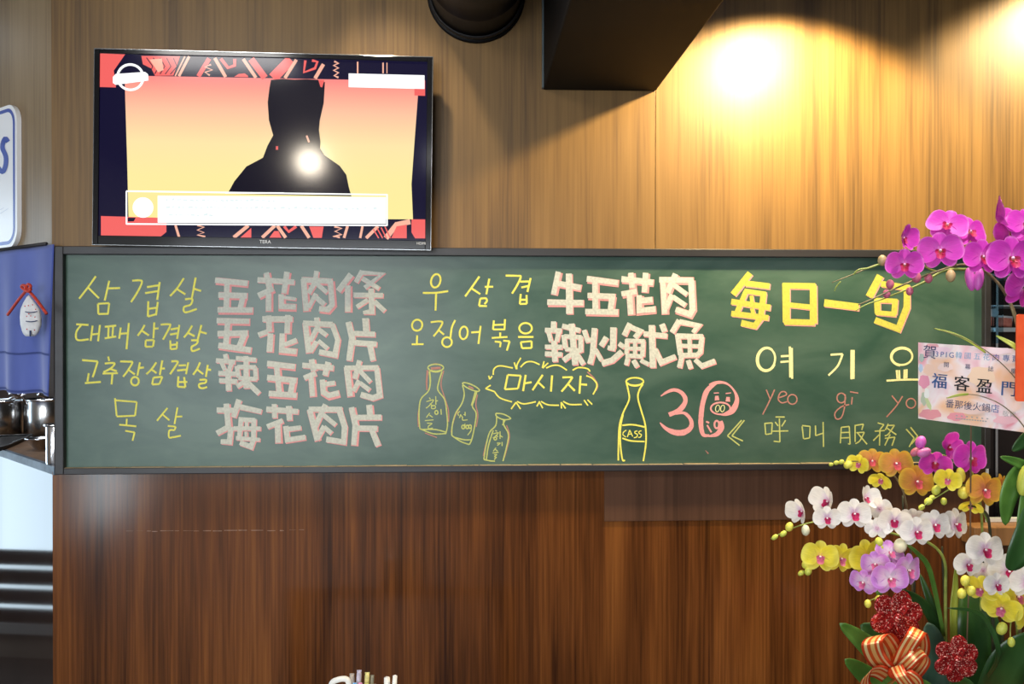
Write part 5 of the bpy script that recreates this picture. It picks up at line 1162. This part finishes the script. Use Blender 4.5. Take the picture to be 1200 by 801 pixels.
# lilac
l1 = orchid(1060, 'lilac moth orchid with white hearts above the red glitter flower')
d = 1.97
stem(l1, [(1062, 835, 2.05), (1060, 740, 2.04), (1058, 690, 2.02), (1048, 660, 2.0), (1034, 652, 2.0)], 0.0032, 0.0016, STEM)
stem(l1, [(1036, 690, 2.0), (1030, 698, 1.99), (1018, 704, 1.98)], 0.0018, 0.0010, STEM, 'side_branch')
for a in (('lilac', 1043, 678, 44, d - 0.03, -2, 0, 0), ('lilac', 1064, 668, 44, d, 28, 0, 8), ('lilac', 1026, 661, 34, d + 0.01, -38, 0, -8), ('lilac', 1043, 648, 36, d + 0.03, 8, 26, 8), ('lilac', 1012, 682, 34, d - 0.01, -48, -8, 6)): flower(l1, *a)
for a in ((1017, 707, 4, d, 'yellow'), (1030, 703, 4.8, d - 0.01, 'yellow')): bud(l1, *a)

# white, right
w2 = orchid(1170, 'cluster of white moth orchids at the lower right edge')
d = 1.98
stem(w2, [(1172, 835, 2.06), (1175, 740, 2.05), (1172, 690, 2.03), (1155, 660, 2.02), (1135, 655, 2.02)], 0.0036, 0.0016, STEMD)
for a in (('white', 1154, 644, 46, d - 0.02, 4, 4, 4), ('white', 1134, 661, 36, d - 0.01, 6, -6, 8), ('white', 1182, 669, 46, d, -10, 0, -4), ('white', 1168, 685, 32, d - 0.04, 2, 0, 0), ('white', 1203, 682, 42, d - 0.02, 0, 0, 0), ('white', 1152, 668, 30, d + 0.04, 150, 0, 0)): flower(w2, *a)
# yellow, right
y2 = orchid(1185, 'yellow moth orchid hanging at the lower right corner')
d = 1.95
stem(y2, [(1186, 835, 2.05), (1192, 760, 2.04), (1188, 720, 2.02), (1165, 695, 2.0), (1135, 685, 1.98)], 0.0032, 0.0012, STEM)
stem(y2, [(1186, 716, 2.0), (1184, 735, 1.98), (1184, 748, 1.97)], 0.0018, 0.0012, STEM, 'side_branch')
for a in (('yellow', 1150, 690, 38, d + 0.02, -50, -10, 10), ('yellow', 1174, 712, 44, d, -40, -16, 12), ('yellow', 1192, 699, 40, d + 0.03, 20, 0, 0), ('yellow', 1202, 722, 40, d, 30, -10, 0)): flower(y2, *a)
for a in ((1131, 680, 5.2, d, 'yellow', 0.3), (1127, 695, 5, d, 'yellow', 0.2), (1138, 692, 5, d, 'yellow', 0.2), (1174, 736, 6, d - 0.01, 'green', 0.4, 1.3), (1185, 752, 4.2, d - 0.01, 'green', 0, 1.4)): bud(y2, *a)

# basal leaves and grasses
bs_ = thing('orchid_leaves', base(1095), 'dark green strap leaves rising from the flower pot', 'plant')
for pts, w_, mt_ in (([(1075, 840, 2.06), (1040, 780, 2.02), (1012, 752, 2.0), (984, 730, 1.98)], 26, LEAF2), ([(1070, 830, 2.08), (1050, 770, 2.08), (1030, 745, 2.08), (1008, 732, 2.09)], 30, LEAF), ([(1060, 850, 2.05), (1030, 805, 2.03), (1008, 785, 2.02), (990, 772, 2.0)], 24, LEAF2),
                     ([(1100, 850, 2.06), (1096, 790, 2.05), (1093, 755, 2.05), (1087, 729, 2.05)], 34, LEAF4), ([(1112, 780, 2.10), (1100, 735, 2.10), (1090, 705, 2.10), (1078, 672, 2.11)], 12, LEAF), ([(1110, 770, 2.09), (1090, 720, 2.08), (1072, 700, 2.07), (1050, 690, 2.06)], 12, LEAF), ([(1106, 745, 2.07), (1090, 670, 2.06), (1075, 648, 2.05), (1060, 636, 2.04)], 6, LEAF2),
                     ([(1118, 780, 2.08), (1117, 720, 2.08), (1119, 690, 2.08), (1120, 664, 2.08)], 9, LEAF3), ([(1130, 830, 2.10), (1142, 760, 2.10), (1142, 720, 2.10), (1132, 690, 2.12)], 54, LEAF), ([(1150, 850, 2.08), (1172, 790, 2.04), (1190, 762, 2.02), (1215, 742, 2.0)], 50, LEAF), ([(1100, 850, 2.0), (1090, 815, 1.97), (1070, 800, 1.95), (1060, 806, 1.93)], 20, LEAF2), ([(1150, 850, 2.0), (1135, 810, 1.97), (1120, 800, 1.95), (1112, 805, 1.93)], 20, LEAF), ([(1150, 800, 2.05), (1170, 765, 2.0), (1150, 720, 2.0), (1110, 712, 2.0)], 6, LEAF), ([(1040, 735, 2.0), (1035, 712, 1.98), (1030, 695, 1.97), (1024, 680, 1.97)], 8, LEAF2)): leaf(bs_, pts, w_, mt_)
gs = thing('grass_blades', base(1200), 'thin arching grass blades crossing the greeting card', 'plant')
for pts, r0 in (([(1230, 560, 1.84), (1213, 490, 1.84), (1195, 450, 1.85), (1165, 418, 1.87), (1130, 396, 1.89), (1095, 385, 1.91)], 0.0014), ([(1232, 600, 1.83), (1215, 530, 1.84), (1198, 497, 1.85), (1175, 475, 1.86), (1150, 464, 1.87), (1130, 462, 1.88), (1109, 466, 1.89)], 0.0014)):
    stem(gs, pts, r0, 0.0007, STEMB, 'blade')
leaf(gs, [(1155, 413, 1.885), (1135, 399, 1.89), (1115, 390, 1.90), (1094, 384.5, 1.91)], 3.2, LEAF3, name='blade_tip')
leaf(gs, [(1135, 461.5, 1.875), (1122, 463, 1.88), (1109, 466.5, 1.89)], 3.0, LEAF3, name='blade_tip')
leaf(gs, [(1210, 430, 1.82), (1190, 407, 1.83), (1180, 400, 1.84), (1167, 393, 1.85)], 6, LEAF3, name='blade')
fg = thing('broad_leaf_plant', base(1205), 'broad fresh green leaves at the right edge below the red envelope', 'plant')
for pts, w_, mt_ in (([(1222, 552, 1.86), (1200, 545, 1.85), (1188, 540, 1.85), (1172, 535, 1.85)], 12, LEAF2), ([(1205, 545, 1.86), (1190, 560, 1.86), (1180, 585, 1.86), (1178, 615, 1.87)], 24, LEAF2), ([(1205, 560, 1.84), (1202, 590, 1.83), (1198, 615, 1.83), (1196, 625, 1.83)], 18, LEAF2), ([(1216, 580, 1.84), (1205, 620, 1.83), (1192, 650, 1.83), (1183, 668, 1.84)], 34, LEAF), ([(1225, 500, 1.86), (1205, 512, 1.86), (1195, 520, 1.86), (1186, 528, 1.86)], 16, LEAF)): leaf(fg, pts, w_, mt_)
stem(fg, [(1230, 830, 2.0), (1222, 700, 1.9), (1216, 580, 1.87), (1212, 540, 1.86)], 0.004, 0.002, STEM)
stem(fg, [(1216, 600, 1.87), (1212, 560, 1.86), (1200, 550, 1.86)], 0.003, 0.002, STEM)
bud(fg, 1201, 562, 8, 1.83, 'green', 0.2, 2.4)
# clear support stakes
sk = thing('support_stakes', base(1108), 'dark thin support rods standing among the orchids', 'stakes')
for x0, x1, y1 in ((1112, 1104, 640), (1064, 1058, 580), (1070, 1072, 655), (1135, 1128, 690)): stem(sk, [(x0, 840, 2.12), ((x0 + x1) / 2, (840 + y1) / 2, 2.12), (x1, y1, 2.12)], 0.0026, 0.0022, STEMD, 'rod')

# red glitter flowers and ribbon
def glitter():
    m, t, b = nt('red_glitter')
    tc = t.nodes.new('ShaderNodeTexCoord'); v = t.nodes.new('ShaderNodeTexVoronoi'); v.inputs['Scale'].default_value = 25.0
    r = t.nodes.new('ShaderNodeValToRGB'); els = r.color_ramp.elements
    els[0].position = 0.0; els[0].color = rgb((0.14, 0.004, 0.005)); els[1].position = 1.0; els[1].color = rgb((1.0, 0.62, 0.52))  # palest cells paint the sparkle into the base colour
    x = els.new(0.82); x.color = rgb((0.50, 0.022, 0.022))
    sp = t.nodes.new('ShaderNodeSeparateColor'); t.links.new(tc.outputs['Object'], v.inputs[0]); t.links.new(v.outputs['Color'], sp.inputs[0]); t.links.new(sp.outputs[0], r.inputs[0]); t.links.new(r.outputs[0], b.inputs['Base Color'])
    bp = t.nodes.new('ShaderNodeBump'); bp.inputs['Strength'].default_value = 0.6; bp.inputs['Distance'].default_value = 0.06; t.links.new(sp.outputs[1], bp.inputs['Height']); t.links.new(bp.outputs[0], b.inputs['Normal'])
    setp(b, rough=0.25, metal=0.4)
    return m
M['glitter'] = glitter()
def glitter_flower(px, py, rpx, dep, label, n, rot):
    p = D(px, py, dep); R_ = rpx * dep / F
    o = thing('glitter_flower', p, label, 'ornament', 'red glitter flowers')
    Mw = Matrix.Translation(p) @ Matrix.Rotation(rot, 4, 'Y') @ Matrix.Scale(R_, 4)
    for k in range(n):
        g = G(); petal(g, 360 * k / n, 1.0, 0.80, 0.85, 0.8, -0.08, 0.06, -0.06, 0.02, 0.04 * (k % 2), 9, 6, 0.04)
        q = g.obj('petal', M['glitter'], o, True, Mw); md = q.modifiers.new('thickness', 'SOLIDIFY'); md.thickness = 0.03
    G().ball((0, -0.12, 0), (0.20, 0.14, 0.20), None, 12, 8).obj('heart', M['glitter'], o, True, Mw)
    G().tube([D(px, py, dep + 0.01), D(px + 15, py + 40, dep + 0.06), D(px + 30, 850, dep + 0.1)], 0.002, 6).obj('wire', STEMD, o)
glitter_flower(1051, 723, 31, 1.95, 'large red glitter flower below the lilac orchid', 6, 0.25)
glitter_flower(1121, 772, 27, 1.93, 'smaller red glitter flower right of the ribbon bow', 6, 0.1)
m, t, b = nt('red_gold_ribbon')
uv = t.nodes.new('ShaderNodeUVMap'); sp = t.nodes.new('ShaderNodeSeparateXYZ'); r = t.nodes.new('ShaderNodeValToRGB'); els = r.color_ramp.elements
r.color_ramp.interpolation = 'CONSTANT'
els[0].position = 0.0; els[0].color = rgb((0.62, 0.06, 0.015)); els[1].position = 0.82; els[1].color = rgb((0.62, 0.06, 0.015))
for p_, c_ in ((0.12, (0.85, 0.62, 0.28)), (0.26, (0.66, 0.10, 0.02)), (0.42, (0.82, 0.48, 0.16)), (0.60, (0.68, 0.09, 0.02)), (0.72, (0.86, 0.64, 0.32))):
    x = els.new(p_); x.color = rgb(c_)
t.links.new(uv.outputs[0], sp.inputs[0]); t.links.new(sp.outputs[1], r.inputs[0]); t.links.new(r.outputs[0], b.inputs['Base Color']); setp(b, rough=0.25, metal=0.25)
M['ribbon'] = m
rb = thing('ribbon_bow', D(1055, 801, 1.92), 'red and gold striped ribbon bow tied below the glitter flower', 'ribbon')
def rloop(pts, wpx, dep, tilt=0.0, name='ribbon_loop'):
    p = smooth_path([D(*q) for q in pts], 7); n = len(p); vs_, uv = [], []
    w_ = wpx * dep / F
    ax = (RIGHT * math.cos(tilt) + UP * math.sin(tilt) - FWD * 0.35).normalized()
    for i in range(n):
        for j in range(5):
            vs_.append(p[i] + ax * ((j / 4 - 0.5) * w_)); uv.append((i / n, j / 4))
    q = G().add(vs_, [[i * 5 + j, i * 5 + j + 1, i * 5 + j + 6, i * 5 + j + 5] for i in range(n - 1) for j in range(4)], uv).obj(name, M['ribbon'], rb, True)
    md = q.modifiers.new('thickness', 'SOLIDIFY'); md.thickness = 0.0006
rloop([(1045, 790, 1.92), (1028, 772, 1.88), (1022, 752, 1.86), (1034, 744, 1.90), (1048, 765, 1.94), (1050, 790, 1.93)], 24, 1.9, 0.3)
rloop([(1050, 790, 1.92), (1060, 765, 1.88), (1072, 745, 1.86), (1078, 738, 1.90), (1080, 762, 1.95), (1056, 792, 1.94)], 18, 1.9, -0.4)
rloop([(1048, 792, 1.92), (1064, 776, 1.87), (1080, 762, 1.87), (1084, 772, 1.90), (1070, 790, 1.93), (1050, 798, 1.93)], 16, 1.9, -0.9)
rloop([(1040, 792, 1.91), (1028, 786, 1.88), (1016, 790, 1.87), (1014, 806, 1.90), (1030, 812, 1.93), (1046, 800, 1.93)], 20, 1.9, 1.0)
rloop([(1046, 796, 1.91), (1060, 790, 1.87), (1074, 800, 1.87), (1076, 816, 1.90)], 18, 1.9, 0.9, 'ribbon_tail')
rloop([(1050, 780, 1.88), (1056, 792, 1.86), (1066, 806, 1.87), (1070, 820, 1.88)], 16, 1.9, 0.5, 'ribbon_tail')
G().ball(D(1049, 788, 1.89), (0.016, 0.012, 0.013), None, 12, 8).obj('knot', M['ribbon'], rb, True)
# moss, pot and plinth (below the picture edge)
pt = thing('flower_pot', (potc.x, potc.y, POTZ - 0.20), 'glazed pot of the orchid arrangement below the picture edge', 'pot')
M['glaze'] = noisy('dark_red_glaze', (0.20, 0.02, 0.015), (0.30, 0.04, 0.03), 6.0, rough=0.2)
G().lathe([(0.001, 0.0), (0.13, 0.0), (0.17, 0.06), (0.20, 0.14), (0.21, 0.195), (0.215, 0.20), (0.20, 0.20), (0.195, 0.18), (0.001, 0.18)], (potc.x, potc.y, POTZ - 0.20), 40).obj('vessel', M['glaze'], pt, True)
G().lathe([(0.205, 0.19), (0.218, 0.19), (0.218, 0.205), (0.205, 0.205)], (potc.x, potc.y, POTZ - 0.20), 40).obj('rim', M['glaze'], pt, True)
pl = thing('plinth', (potc.x, potc.y, 0), 'dark square plinth under the orchid pot', 'plinth')
G().box((potc.x - 0.22, potc.y - 0.22, 0), (potc.x + 0.22, potc.y + 0.22, POTZ - 0.225), None, 0.004).obj('body', M['black'], pl)
G().box((potc.x - 0.24, potc.y - 0.24, POTZ - 0.225), (potc.x + 0.24, potc.y + 0.24, POTZ - 0.201), None, 0.004).obj('top_plate', M['black'], pl)
